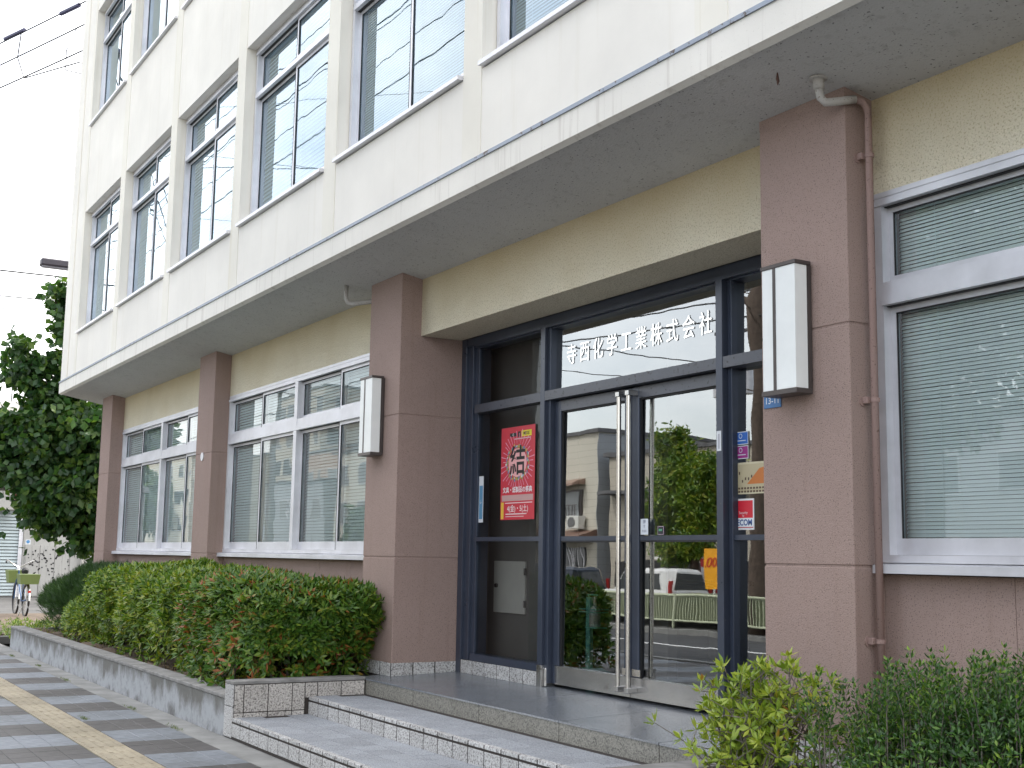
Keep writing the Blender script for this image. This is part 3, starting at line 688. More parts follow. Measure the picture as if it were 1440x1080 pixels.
# lettering on the transom
LT = thing('transom_lettering', 'silver raised Japanese company lettering across the glass above the doors', 'lettering', (-7.5, YE+.07, 3.1))
chars = '寺西化学工業株式会社'
for i, ch in enumerate(chars):
    x = -8.375+i*(8.375-6.685)/9
    text(ch, 'letter', M['letterw'] if 'letterw' in M else M.setdefault('letterw', plain('white_metal_letter', (.96, .96, .95), .22, 1.0)), LT, (x, YE+.0805, 3.13), .182, extrude=.0012, offset=0, sx=.80)
# poster on the side panel
PO = thing('poster', 'red event poster with a big black brush character on the dark left side panel', 'poster', (-9.33, YE+.06, 1.85))
px0, px1, pz0, pz1 = -9.455, -8.895, 1.815, 2.615; yp = YE+.0655
W_, H_ = px1-px0, pz1-pz0
MB().box(px0, px1, yp, yp+.0012, pz0, pz1).build('poster_sheet', ink((.56, .03, .05)), PO)
def pr(x0, x1, z0, z1, c, dy=.0004, name='printed_band'): MB().box(px0+W_*x0, px0+W_*x1, yp-dy-.0003, yp-dy, pz0+H_*z0, pz0+H_*z1).build(name, ink(c), PO)
rays = MB()
for i in range(34):
    a = 2*math.pi*i/34+random.uniform(-.04, .04); r0, r1 = .30+random.uniform(0, .05), .46+random.uniform(0, .12)
    cx, cz = px0+W_*.5, pz0+H_*.62
    w = .012
    p = [(cx+W_*.9*r*math.cos(a+s), yp-.0008, cz+H_*.62*r*math.sin(a+s)) for r, s in ((r0, -w), (r0, w), (r1, w*1.4), (r1, -w*1.4))]
    p = [(min(max(q[0], px0+.006), px1-.006), q[1], min(max(q[2], pz0+H_*.34), pz1-.006)) for q in p]
    rays.add(p, [(0, 1, 2, 3)])
rays.build('printed_rays', ink((.72, .30, .42)), PO)
glow = MB(); nn = 28; cx, cz = px0+W_*.5, pz0+H_*.61
glow.add([(cx+W_*.27*math.cos(2*math.pi*i/nn), yp-.0010, cz+H_*.155*math.sin(2*math.pi*i/nn)) for i in range(nn)], [tuple(range(nn))[::-1]]); glow.build('printed_disc', ink((.80, .40, .40)), PO)
for ci, c in enumerate(((.25, .35, .12), (.65, .68, .66), (.10, .25, .40), (.60, .42, .10))):
    m = MB()
    for i in range(16):
        a = 2*math.pi*(i*4+ci)/64+random.uniform(-.05, .05); rr = random.uniform(.92, 1.12); sx_, sz_ = random.uniform(.008, .017), random.uniform(.010, .022)
        x, z = cx+W_*.31*rr*math.cos(a), cz+H_*.175*rr*math.sin(a)
        m.add([(x-sx_, yp-.0014, z), (x, yp-.0014, z-sz_), (x+sx_, yp-.0014, z+sz_*.3), (x, yp-.0014, z+sz_)], [(0, 1, 2, 3)])
    m.build('printed_ring', ink(c), PO)
text('結', 'printed_character', ink((.008, .008, .008)), PO, (cx, yp-.0020, cz), .265, offset=.004, extrude=.0002)
text('文具・紙製品の祭典', 'printed_line', ink((.82, .80, .80)), PO, (cx, yp-.0012, pz0+H_*.315), .054, extrude=.0002, offset=.0008)
pr(.04, .96, .20, .265, (.52, .32, .30)); pr(.02, .10, .01, .19, (.75, .50, .05))
text('4(金)・5(土)', 'printed_line', ink((.85, .84, .82)), PO, (cx+.01, yp-.0012, pz0+H_*.115), .066, extrude=.0002, offset=0)
pr(.16, .78, .055, .066, (.75, .6, .6)); pr(.16, .70, .030, .038, (.72, .5, .5)); pr(.14, .94, .175, .183, (.8, .7, .7))
pr(.26, .46, .895, .935, (.02, .02, .02)); pr(.50, .58, .885, .945, (.02, .01, .01)); pr(.60, .90, .885, .95, (.70, .58, .02)); pr(.40, .88, .862, .872, (.6, .45, .45))
text('の', 'printed_line', ink((.85, .84, .82)), PO, (px0+W_*.36, yp-.0013, pz0+H_*.915), .03, extrude=.0001)
text('MESSE', 'printed_line', ink((.02, .02, .02)), PO, (px0+W_*.75, yp-.0013, pz0+H_*.917), .038, extrude=.0001, offset=.0005)
# stickers
def sticker(x0, x1, z0, z1, c, y, name, lab, border=None):
    T = thing(name, lab, 'sticker', ((x0+x1)/2, y, z0), None)
    if border:
        MB().box(x0, x1, y-.001, y, z0, z1).build('sticker_border', ink(border), T)
        b_ = min(x1-x0, z1-z0)*.06; MB().box(x0+b_, x1-b_, y-.0016, y-.0011, z0+b_, z1-b_).build('sticker_face', ink(c), T)
    else: MB().box(x0, x1, y-.001, y, z0, z1).build('sticker_face', ink(c), T)
    return T
yg = YE+.099
zo = 0
for (c, z0, z1, lab) in (((.03, .14, .50), 2.265, 2.352, 'blue square sticker, topmost on the narrow right side pane'), ((.33, .03, .22), 2.170, 2.258, 'magenta square sticker just under the blue one on the right side pane')):
    T = sticker(-6.425, -6.305+.03, z0, z1, c, yg, 'sticker', lab, (.7, .72, .75))
    m = MB(); nn = 20; cx_, cz_ = -6.35, z0+.058
    for i in range(nn):
        a, b2 = 2*math.pi*i/nn, 2*math.pi*(i+1)/nn
        m.quad(*[(cx_+r*math.cos(q), yg-.0022, cz_+r*math.sin(q)) for r, q in ((.012, a), (.017, a), (.017, b2), (.012, b2))])
    m.build('sticker_emblem', ink((.65, .7, .75)), T); MB().box(-6.40, -6.30, yg-.0022, yg-.0018, z0+.024, z0+.030).build('sticker_line', ink((.65, .7, .75)), T)
T = sticker(-6.42, -6.05, 1.935, 2.145, (.50, .43, .27), yg, 'sticker', 'cream and orange rectangular notice on the right side pane', (.62, .56, .38))
m = MB(); m.add([(-6.29, yg-.002, 2.00), (-6.06, yg-.002, 2.00), (-6.06, yg-.002, 2.12), (-6.17, yg-.002, 2.10)], [(0, 1, 2, 3)]); m.build('sticker_patch', ink((.55, .17, .03)), T)
m = MB()
for i in range(12):
    for j in range(2): x = -6.405+i*.029; m.box(x, x+.018, yg-.0026, yg-.0021, 1.945+j*.022, 1.958+j*.022)
for i in range(6): x = -6.40+i*.03; z = 2.03+random.uniform(-.02, .07); m.box(x, x+.012, yg-.0026, yg-.0021, z, z+.018)
tag(m.build('sticker_marks', ink((.09, .05, .03)), T), kind='stuff')
T = sticker(-6.432, -6.225, 1.70, 1.905, (.66, .02, .04), yg, 'sticker', 'red and white security company sticker lowest on the right side pane', (.80, .80, .80))
MB().box(-6.424, -6.233, yg-.0024, yg-.0018, 1.71, 1.778).build('sticker_band', ink((.80, .82, .82)), T); MB().box(-6.424, -6.233, yg-.0030, yg-.0025, 1.713, 1.719).build('sticker_line', ink((.5, .02, .04)), T)
text('SECOM', 'sticker_text', ink((.02, .08, .28)), T, (-6.329, yg-.0034, 1.746), .056, offset=.0014, sx=.95)
text('Security', 'sticker_text', ink((.85, .8, .8)), T, (-6.329, yg-.0024, 1.812), .026); text('by', 'sticker_text', ink((.85, .8, .8)), T, (-6.329, yg-.0024, 1.792), .020)
T = sticker(-7.425, -7.335, 1.675, 1.79, (.72, .76, .80), YD-.002, 'push_plate_label', 'white label with dark characters on the right door beside the handle')
text('押', 'label_text', ink((.10, .12, .2)), T, (-7.38, YD-.004, 1.765), .032); text('す', 'label_text', ink((.10, .12, .2)), T, (-7.38, YD-.004, 1.733), .026); text('PUSH', 'label_text', ink((.10, .12, .2)), T, (-7.38, YD-.004, 1.70), .022)
T = sticker(-7.25, -7.18, 1.675, 1.735, (.02, .02, .03), YD+.02, 'sticker', 'tiny dark sticker with a green mark low on the right door glass', (.55, .4, .5)); MB().box(-7.235, -7.195, YD+.017, YD+.0175, 1.70, 1.715).build('sticker_mark', ink((.1, .35, .2)), T)
T = sticker(-6.478, -6.432, 2.225, 2.36, (.72, .74, .76), YE-.0005, 'sticker', 'narrow white label on the blue post right of the doors'); m = MB(); m.box(-6.464, -6.446, YE-.0022, YE-.0017, 2.24, 2.34); m.build('sticker_line', ink((.45, .45, .5)), T)
T = sticker(-9.855, -9.775, 1.80, 2.215, (.72, .75, .78), YE+.074, 'sticker', 'tall narrow white and blue strip at the left edge of the dark side panel'); MB().box(-9.845, -9.785, YE+.0715, YE+.072, 1.83, 2.13).build('sticker_patch', ink((.12, .30, .48)), T)
text('↓', 'sticker_mark', ink((.75, .78, .8)), T, (-9.815, YE+.071, 1.98), .05)

# ------------------------------------------------------------------ inside the lobby
SS = thing('sanitizer_stand', 'teal sanitizer stand with a white pump bottle behind the left door glass', 'stand', (-9.05, 6.22, .476))
sx0, sy0 = -9.05, 6.22; m = MB()
m.cbox(sx0-.03, sx0+.03, sy0-.02, sy0+.02, .53, 1.165, .004); m.build('post', M['teal'], SS)
for dx, dy in ((-.30, -.06), (-.07, -.22), (.30, -.03), (.10, .20)):
    m = MB(); m.tube([(sx0, sy0, .55), (sx0+dx*.45, sy0+dy*.45, .548), (sx0+dx, sy0+dy, .492)], .016, 8); m.build('leg', M['teal'], SS)
m = MB(); m.cbox(sx0+.03, sx0+.19, sy0-.07, sy0+.05, .905, .915, .002)
for z in (1.04, 1.065): m.tube([(sx0-.04, sy0-.08, z), (sx0+.21, sy0-.08, z), (sx0+.21, sy0+.05, z)], .004, 6)
m.tube([(sx0, sy0, 1.16), (sx0-.005, sy0-.02, 1.185), (sx0+.16, sy0-.02, 1.185)], .006, 6); m.build('bracket', M['teal'], SS)
SB = thing('pump_bottle', 'pale plastic pump bottle held on the teal stand behind the left door', 'bottle', (sx0+.11, sy0-.02, .916))
m = MB(); c_ = (sx0+.11, sy0-.02); m.tube([(c_[0], c_[1], z) for z in (.917, .93, 1.03, 1.07, 1.09, 1.10)], [.046, .05, .05, .042, .022, .018], 16); m.build('bottle_body', M['bottle'], SB, smooth=True)
m = MB(); m.tube([(c_[0], c_[1], 1.10), (c_[0], c_[1], 1.16), (c_[0]-.0, c_[1], 1.172)], [.016, .012, .008], 10); m.tube([(c_[0], c_[1], 1.168), (c_[0]+.05, c_[1]-.02, 1.17), (c_[0]+.06, c_[1]-.025, 1.155)], .006, 6); m.build('pump', M['label'], SB)
m = MB(); m.tube([(c_[0], c_[1], .94), (c_[0], c_[1], 1.015)], .0508, 16, cap=False); m.build('bottle_label', ink((.60, .55, .58)), SB)
CT = thing('reception_counter', 'dark wooden counter standing in the dim lobby behind the left door', 'counter', (-10.6, 8.2, .476))
m = MB(); m.cbox(-11.6, -9.6, 8.0, 8.5, .476, 1.25, .01); m.build('counter_body', M['wood'], CT); MB().cbox(-11.65, -9.55, 7.93, 8.55, 1.25, 1.29, .005).build('counter_top', M['wood'], CT)

# ------------------------------------------------------------------ vegetation
def leafmat(name, stops, trans=.25, rough=.42):
    m = bpy.data.materials.new(name); m.use_nodes = True; n, l = m.node_tree.nodes, m.node_tree.links; b = n['Principled BSDF']; o = n['Material Output']
    g = n.new('ShaderNodeNewGeometry'); t = texco(n, l)
    big = noise(n, l, t, 2.2, 3, .5)
    a = n.new('ShaderNodeMath'); a.operation = 'MULTIPLY_ADD'; a.inputs[1].default_value = .55; l.new(g.outputs['Random Per Island'], a.inputs[0])
    a2 = n.new('ShaderNodeMath'); a2.operation = 'MULTIPLY'; a2.inputs[1].default_value = .62; l.new(big, a2.inputs[0]); l.new(a2.outputs[0], a.inputs[2])
    c = ramp(n, l, a.outputs[0], stops); l.new(c, b.inputs['Base Color']); b.inputs['Roughness'].default_value = rough
    tr = n.new('ShaderNodeBsdfTranslucent'); ct = mixc(n, l, c, (1.0, 1.0, .35), .35, 'MIX'); ct = mixc(n, l, c, (1.25, 1.35, .55), 1.0, 'MULTIPLY'); l.new(ct, tr.inputs[0])
    mx = n.new('ShaderNodeMixShader'); mx.inputs[0].default_value = trans; l.new(b.outputs[0], mx.inputs[1]); l.new(tr.outputs[0], mx.inputs[2]); l.new(mx.outputs[0], o.inputs['Surface'])
    return m
M['az'] = leafmat('azalea_leaf', [(.18, (.030, .080, .012)), (.38, (.065, .145, .016)), (.58, (.135, .225, .022)), (.80, (.25, .31, .030)), (.96, (.30, .27, .03))])
M['azr'] = leafmat('azalea_leaf_reddish', [(.16, (.024, .068, .012)), (.40, (.050, .125, .016)), (.62, (.10, .195, .024)), (.80, (.19, .25, .028)), (.845, (.30, .11, .035)), (.96, (.34, .09, .03))])
M['azy'] = leafmat('azalea_leaf_yellow', [(.15, (.09, .15, .018)), (.42, (.18, .27, .028)), (.66, (.30, .38, .045)), (.84, (.38, .42, .06)), (.90, (.40, .19, .04))])
M['need'] = leafmat('rosemary_needle', [(.2, (.016, .040, .014)), (.5, (.030, .070, .020)), (.75, (.050, .11, .028)), (.9, (.08, .15, .035))], .2)
M['small'] = leafmat('small_leaf', [(.2, (.018, .055, .014)), (.5, (.040, .105, .022)), (.7, (.08, .18, .028)), (.86, (.20, .30, .04))], .3)
M['big'] = leafmat('broad_leaf', [(.2, (.012, .042, .013)), (.5, (.028, .080, .020)), (.7, (.056, .128, .027)), (.86, (.13, .21, .04))], .3)
M['twig'] = plain('grey_twig', (.17, .145, .125), .85, var=.3, vscale=20)
M['bark'] = plain('brown_bark', (.115, .085, .065), .9, var=.5, vscale=14, bmp=.8, bscale=30)
M['grass'] = leafmat('grass_blade', [(.2, (.04, .08, .015)), (.5, (.08, .13, .02)), (.85, (.16, .18, .04))], .3)
def leaves(C, D, k, L, W, spread, name, mat, parent, jitter=.25, fold=.25, droop=0, kind='stuff', curve=0):
    """k leaves around each centre C (N,3) with axis D (N,3)"""
    N = len(C); D = D/np.linalg.norm(D, axis=1, keepdims=True)
    ref = rng.normal(size=(N, 3)); A = np.cross(D, ref); A /= np.linalg.norm(A, axis=1, keepdims=True); Bv = np.cross(D, A)
    verts = []; 
    ph0 = rng.uniform(0, 6.28, N)
    allv = np.zeros((N*k, 5, 3))
    for j in range(k):
        ph = ph0+2*np.pi*j/k+rng.normal(0, .25, N); sp = spread+rng.normal(0, jitter, N)
        rad = np.cos(ph)[:, None]*A+np.sin(ph)[:, None]*Bv
        d = np.cos(sp)[:, None]*D+np.sin(sp)[:, None]*rad
        d[:, 2] -= droop; d /= np.linalg.norm(d, axis=1, keepdims=True)
        nrm = np.cos(sp)[:, None]*rad-np.sin(sp)[:, None]*D; side = np.cross(d, nrm); side /= np.linalg.norm(side, axis=1, keepdims=True)+1e-9; nrm = np.cross(side, d)
        l = (L*rng.uniform(.65, 1.2, N))[:, None]; w = (W*rng.uniform(.75, 1.15, N))[:, None]
        b = C+rad*.004
        allv[j::k, 0] = b; allv[j::k, 1] = b+d*l*.5+side*w/2-nrm*w*fold*-.5
        allv[j::k, 2] = b+d*l*.52-nrm*w*fold*.5; allv[j::k, 3] = b+d*l*.5-side*w/2-nrm*w*fold*-.5; tip = b+d*l; tip[:, 2] -= (curve*l)[:, 0]; allv[j::k, 4] = tip
    T = N*k; base = (np.arange(T)*5)[:, None]
    F = np.concatenate([base+np.array(q) for q in ([0, 2, 1], [2, 4, 1], [0, 3, 2], [2, 3, 4])], axis=1).reshape(-1)
    o0 = np.array(ORG.get(parent.name, (0, 0, 0)))
    me = bpy.data.meshes.new(name); V = (allv.reshape(-1, 3)-o0)
    me.vertices.add(len(V)); me.vertices.foreach_set('co', V.reshape(-1)); nf = T*4
    me.loops.add(nf*3); me.loops.foreach_set('vertex_index', F.astype(np.int32)); me.polygons.add(nf)
    me.polygons.foreach_set('loop_start', np.arange(0, nf*3, 3, dtype=np.int32)); me.polygons.foreach_set('loop_total', np.full(nf, 3, np.int32)); me.update(calc_edges=True); me.validate()
    o = put(name, me, mat, parent)
    if kind: tag(o, kind=kind)
    return o
def hull_points(c, h, N, depth=.3, bumpy=.12, p=3.2, seed=0, zmin=None):
    """points near the surface of a lumpy superellipsoid; returns positions and outward directions"""
    r = np.random.default_rng(seed); u = r.normal(size=(N, 3)); u[:, 2] = np.where(r.random(N) < .8, np.abs(u[:, 2]), u[:, 2]*.6); 
    s = (np.abs(u)**p).sum(1)**(1/p); u = u/s[:, None]
    k = r.normal(size=(7, 3))*2.6; ph = r.uniform(0, 6.28, 7)
    P_ = u*h
    lump = sum(np.sin(P_@k[i]*1.4+ph[i]) for i in range(7))/5
    f = 1+bumpy*lump-depth*r.random(N)**1.8
    pts = np.array(c)+P_*f[:, None]
    d = (u/h)*np.array(h).mean(); d = d/np.linalg.norm(d, axis=1, keepdims=True)+r.normal(0, .35, (N, 3)); d[:, 2] += .35
    if zmin is not None:
        ok = pts[:, 2] > zmin; pts, d = pts[ok], d[ok]
    return pts, d
def shrub(name, lab, x0, x1, y0, y1, z0, z1, N, k, L, W, mat, spread=1.0, seed=1, group=None, p=3.4, depth=.45, bumpy=.14, nst=14, extra=None, twig=None, cat='shrub', **kw):
    c = ((x0+x1)/2, (y0+y1)/2, z0+(z1-z0)*.38); h = ((x1-x0)/2, (y1-y0)/2, (z1-z0)*.62)
    T = thing(name, lab, cat, (c[0], c[1], z0), group)
    P_, D_ = hull_points(c, h, N, depth, bumpy, p, seed, zmin=z0+.02)
    leaves(P_, D_, k, L, W, spread, 'foliage', mat, T, **kw)
    r = random.Random(seed); m = MB()
    for i in range(nst):
        a = (c[0]+r.uniform(-.75, .75)*h[0], c[1]+r.uniform(-.6, .6)*h[1], z0-.03); b = (a[0]+r.uniform(-.25, .25), a[1]+r.uniform(-.25, .25), z0+(z1-z0)*r.uniform(.6, .85))
        mid = ((a[0]+b[0])/2+r.uniform(-.06, .06), (a[1]+b[1])/2+r.uniform(-.06, .06), (a[2]+b[2])/2)
        m.tube([a, mid, b], [.012, .009, .004], 5)
        for q in range(3):
            e = (mid[0]+r.uniform(-.25, .25), mid[1]+r.uniform(-.25, .25), mid[2]+r.uniform(.1, .3)); m.tube([mid, e], [.006, .003], 4)
    tag(m.build('stem', M['twig'], T), kind='stuff')
    return T, P_, D_
G1 = 'clipped azalea hedge in the long planter'
shrub('azalea_bush', 'clipped azalea bush with reddish new tips, nearest the steps', -12.7, -10.32, 3.60, 4.90, .28, 1.285, 7800, 6, .088, .031, M['azr'], seed=3, group=G1, p=4.6, bumpy=.13, depth=.42)
shrub('azalea_bush', 'long clipped yellow-green azalea hedge in the middle of the planter', -17.7, -11.9, 3.72, 5.05, .28, 1.30, 12500, 6, .082, .029, M['az'], seed=5, group=G1, bumpy=.17, p=3.8, depth=.46)
shrub('azalea_bush', 'low yellow-green azalea bush in front of the dark needle shrub', -19.1, -16.9, 3.72, 4.35, .26, .84, 2300, 6, .068, .024, M['az'], seed=8, group=G1, bumpy=.22, p=2.4)
P_, D_ = hull_points((-20.2, 4.75, .60), (1.75, .75, .60), 9500, .5, .20, 2.3, 12, zmin=.27)
D_[:, 2] += .8
T = thing('needle_shrub', 'rounded dark green needle-leaved shrub at the far left end of the planter', 'shrub', (-20.2, 4.75, .27))
leaves(P_, D_, 8, .135, .009, .38, 'foliage', M['need'], T, jitter=.3); m = MB()
for i in range(10): a = random.uniform(-1, 1); m.tube([(-20.2+a, 4.75, .2), (-20.2+a*1.2, 4.7, .9)], [.015, .005], 5)
tag(m.build('stem', M['twig'], T), kind='stuff')
# low ground plants at the planter end and in its soil
P_ = np.stack([rng.uniform(-23.2, -19.6, 700), rng.uniform(3.65, 4.6, 700), rng.uniform(.02, .30, 700)], 1)
gp = bpy.data.objects.new('ground_cover', None)
bpy.data.objects.remove(gp)
T = thing('weeds', 'low green weeds growing at the far end of the planter', 'weeds', (-21.5, 4, .1)); leaves(P_, np.tile([[0, 0, 1.]], (700, 1))+rng.normal(0, .3, (700, 3)), 6, .07, .018, .9, 'foliage', M['az'], T)
P2 = np.stack([rng.uniform(-20.2, -11, 900), rng.uniform(3.62, 4.0, 900), np.full(900, .27)], 1)
T = thing('fallen_leaves', 'dry brown leaves and weeds along the inner edge of the planter coping', 'leaf litter', (-15, 3.8, .27)); leaves(P2, np.tile([[0, 0, 1.]], (900, 1))+rng.normal(0, .4, (900, 3)), 2, .04, .02, 1.4, 'foliage', plain('dry_leaf', (.16, .11, .055), .9, var=.5, vscale=30), T)
# weeds in the paving joints
P3 = np.concatenate([np.stack([rng.normal(cx, .10, 26), rng.normal(cy, .012, 26), np.full(26, -.002)], 1) for cx, cy in ((-15.3, 3.19), (-12.4, 3.2), (-17.3, 3.25), (-19.0, 3.2), (-10.9, 3.19), (-11.8, 2.64))])
T = thing('joint_weeds', 'thin grass tufts growing along the edge joint of the paving', 'weeds', (-14, 3.19, 0)); leaves(P3, np.tile([[0, 0, 1.]], (len(P3), 1))+rng.normal(0, .3, (len(P3), 3)), 3, .03, .004, .7, 'foliage', M['grass'], T)
# right-hand azalea: leggy, whorls at the branch tips
def leggy(name, lab, base, tips, k, L, W, mat, seed, sub=3, cat='shrub'):
    r = random.Random(seed); T = thing(name, lab, cat, base); m = MB(); C, D = [], []
    for (tx, ty, tz) in tips:
        b0 = Vector((base[0]+r.uniform(-.12, .12), base[1]+r.uniform(-.08, .08), base[2])); t = Vector((tx, ty, tz))
        mid = b0.lerp(t, .5)+Vector((r.uniform(-.05, .05), r.uniform(-.05, .05), r.uniform(-.03, .05))); q = b0.lerp(t, .8)+Vector((r.uniform(-.03, .03), r.uniform(-.03, .03), 0))
        m.tube([b0, mid, q, t], [.007, .005, .0035, .002], 6)
        C.append(t); D.append((t-mid).normalized())
        for s_ in range(sub):
            f = r.uniform(.45, .95); p0 = mid.lerp(t, f); e = p0+Vector((r.uniform(-.10, .10), r.uniform(-.10, .10), r.uniform(.0, .09)))
            m.tube([p0, e], [.003, .0018], 5); C.append(e); D.append((e-p0).normalized()+Vector((0, 0, .4)))
    tag(m.build('stem', M['twig'], T), kind='stuff')
    leaves(np.array([list(c) for c in C]), np.array([list(d) for d in D]), k, L, W, .85, 'foliage', mat, T, jitter=.35)
    return T
rr = random.Random(21)
tips = [(rr.gauss(-4.72, .17), rr.gauss(4.22, .12), 0) for _ in range(62)]
tips = [(min(-4.28, max(-5.08, x)), y, .52+.48*rr.random()**.7*max(.25, 1-abs(x+4.68)/.75)) for x, y, z in tips]+[(-5.08, 4.25, .86), (-5.05, 4.2, .78), (-4.98, 4.25, .97), (-4.92, 4.25, .90), (-4.9, 4.2, .62), (-4.45, 4.2, 1.02), (-4.42, 4.22, .96), (-4.55, 4.2, 1.0), (-4.33, 4.25, .88), (-4.30, 4.2, .92), (-4.83, 4.1, .70), (-4.75, 4.0, .55), (-4.65, 4.0, .60)]
leggy('azalea_shrub', 'leggy yellow-green azalea growing in front of the near pillar', (-4.70, 4.22, .32), tips, 7, .060, .020, M['azy'], 4, sub=4)
tips2 = [(rr.uniform(-4.45, -3.9), rr.uniform(4.0, 4.4), rr.uniform(.45, .84)) for _ in range(20)]
leggy('azalea_shrub', 'darker green azalea with brown tips between the yellow azalea and the dark shrub', (-4.2, 4.25, .32), tips2, 7, .055, .018, M['azr'], 6)
def rise(P_):
    t = np.clip((P_[:, 0]+4.5)/1.3, 0, 1); return P_
P_, D_ = hull_points((-2.85, 4.18, .58), (1.15, .50, .42), 8500, .55, .22, 2.4, 31, zmin=.33)
sp = []
for i in range(620):
    x = rr.uniform(-3.95, -2.2); top = .80+.24*min(1, (x+4.25)/.8)+rr.uniform(-.12, .13); y = rr.uniform(3.85, 4.45)
    lean = (rr.uniform(-.08, .08), rr.uniform(-.08, .08))
    for j in range(9): sp.append((x+lean[0]*j/9, y+lean[1]*j/9, top-.20+.20*j/8, lean[0], lean[1]))
sp = np.array(sp); PP = np.concatenate([P_, sp[:, :3]]); DD = np.concatenate([D_, np.stack([sp[:, 3], sp[:, 4], np.full(len(sp), .6)], 1)+rng.normal(0, .05, (len(sp), 3))])
T = thing('dark_shrub', 'dense dark green small-leaved shrub in the bottom right corner', 'shrub', (-3.05, 4.15, .32))
leaves(PP, DD, 4, .030, .012, .85, 'foliage', M['small'], T)
m = MB()
for i in range(0, len(sp), 9): m.tube([tuple(sp[i, :3]-np.array([0, 0, .3])), tuple(sp[i, :3]), tuple(sp[i+8, :3])], [.003, .002, .001], 4)
tag(m.build('stem', M['twig'], T), kind='stuff')

def tree(name, lab, base, trunk, lobes, N, L, W, mat, seed, group=None, droop=.5, k=3, r0=.16, bark='bark'):
    r = random.Random(seed); T = thing(name, lab, 'tree', base, group); m = MB()
    tp = [Vector(p) for p in trunk]; m.tube(tp, [r0*(1-.5*i/len(tp)) for i in range(len(tp))], 10); m.build('trunk', M[bark], T, smooth=True)
    C, D = [], []; lb = MB(); vol = sum(h[0]*h[1]*h[2] for c, h in lobes)
    for c, h in lobes:
        c = Vector(c); s = tp[-1] if c.z > tp[-1].z else tp[-2]
        lb.tube([s, s.lerp(c, .5)+Vector((r.uniform(-.2, .2), r.uniform(-.2, .2), .1)), c], [r0*.35, r0*.2, r0*.08], 7)
        ncl = max(3, int(14*h[0]*h[1]*h[2]/vol*len(lobes)))
        for q in range(ncl):
            u = Vector((r.gauss(0, 1), r.gauss(0, 1), r.gauss(0, 1))).normalized()*r.uniform(.5, 1.0); e = c+Vector((u.x*h[0], u.y*h[1], u.z*h[2]))
            lb.tube([c.lerp(e, .05), c.lerp(e, .6)+Vector((0, 0, .05)), e], [r0*.09, r0*.05, .004], 5)
            nn = int(N*h[0]*h[1]*h[2]/vol/ncl); cs = .34*min(h)+.12
            pts = np.array(e)+rng.normal(0, 1, (nn, 3))*cs*np.array([.62, .62, .5]); C.append(pts); D.append((pts-np.array(c))*.4+rng.normal(0, .5, (nn, 3))+np.array([0, 0, .1]))
        nn = int(N*h[0]*h[1]*h[2]/vol*.55); u = rng.normal(size=(nn, 3)); u /= np.linalg.norm(u, axis=1, keepdims=True); u *= (rng.random(nn)**.4)[:, None]
        C.append(np.array(c)+u*np.array(h)); D.append(u+rng.normal(0, .4, (nn, 3)))
    tag(lb.build('limb', M[bark], T), kind='stuff')
    leaves(np.concatenate(C), np.concatenate(D), k, L, W, .9, 'crown', mat, T, droop=droop, fold=.12, kind=None)
    return T
tree('broadleaf_tree', 'dark broad-leaved tree at the left end of the building', (-26, 6.6, -.03), [(-26, 6.6, -.05), (-25.9, 6.5, 1.2), (-25.7, 6.3, 2.4), (-25.5, 6.0, 3.4)],
     [((-25.4, 5.5, 3.5), (1.3, 1.15, .95)), ((-25.4, 5.1, 2.6), (1.1, .85, .75)), ((-25.2, 5.6, 1.95), (.7, .45, .42)), ((-25.5, 4.35, 3.55), (1.0, .75, .6)), ((-25.4, 4.35, 2.95), (.7, .65, .35)),
      ((-25.2, 4.95, 5.2), (.6, .42, .75)), ((-25.2, 4.75, 6.3), (.35, .26, .55)), ((-25.2, 4.15, 4.95), (.45, .42, .42)), ((-25.2, 4.75, 4.35), (.5, .4, .4)), ((-25.4, 6.4, 3.2), (1.2, .9, 1.4)), ((-25.2, 5.25, 5.75), (.38, .30, .45)), ((-25.2, 4.55, 6.45), (.22, .20, .40)), ((-25.2, 5.1, 6.25), (.3, .25, .45)), ((-25.2, 3.95, 5.25), (.28, .28, .3)), ((-25.2, 4.45, 4.7), (.5, .45, .35)), ((-26, 3.55, 3.7), (.8, .5, .4))],
     7000, .175, .14, M['big'], 15)

# ------------------------------------------------------------------ left background
M['shutter'] = metal('shutter_steel', (.40, .46, .47), .45, .3, (.25, .18, .13), 9, .72)
M['oldwall'] = stucco('stained_old_wall', (.42, .415, .395), (.20, .19, .18), 25, 60, .6, (.12, .115, .105), .85, bdist=.01, sth=.3)
M['roofdark'] = plain('grey_roof', (.12, .12, .125), .8, var=.35, vscale=2)
M['rust'] = plain('rusty_board', (.16, .055, .035), .85, var=.4, vscale=4)
SHX = -43
SB_ = thing('shuttered_building', 'low weathered building with a roller shutter and a stained concrete wall', 'building', (SHX-3, 8, 0))
MB().box(SHX-8, SHX, 7.35, 15, -.03, 3.45).build('wall', M['oldwall'], SB_); MB().box(SHX-8, SHX-.15, -1, 7.35, -.03, 3.45).build('wall', M['oldwall'], SB_)
m = MB(); z = 0.0; n_ = 26
for i in range(n_): 
    zz = 2.72*i/n_; m.hexa([(SHX-.15, 4.2, zz), (SHX-.06, 4.2, zz+.01), (SHX-.06, 7.22, zz+.01), (SHX-.15, 7.22, zz), (SHX-.15, 4.2, zz+.1), (SHX-.10, 4.2, zz+.095), (SHX-.10, 7.22, zz+.095), (SHX-.15, 7.22, zz+.1)])
tag(m.build('shutter_slats', M['shutter'], SB_), kind='stuff')
MB().box(SHX-.16, SHX-.02, 7.22, 7.34, -.03, 2.80).build('shutter_guide', M['aluwhite'], SB_)
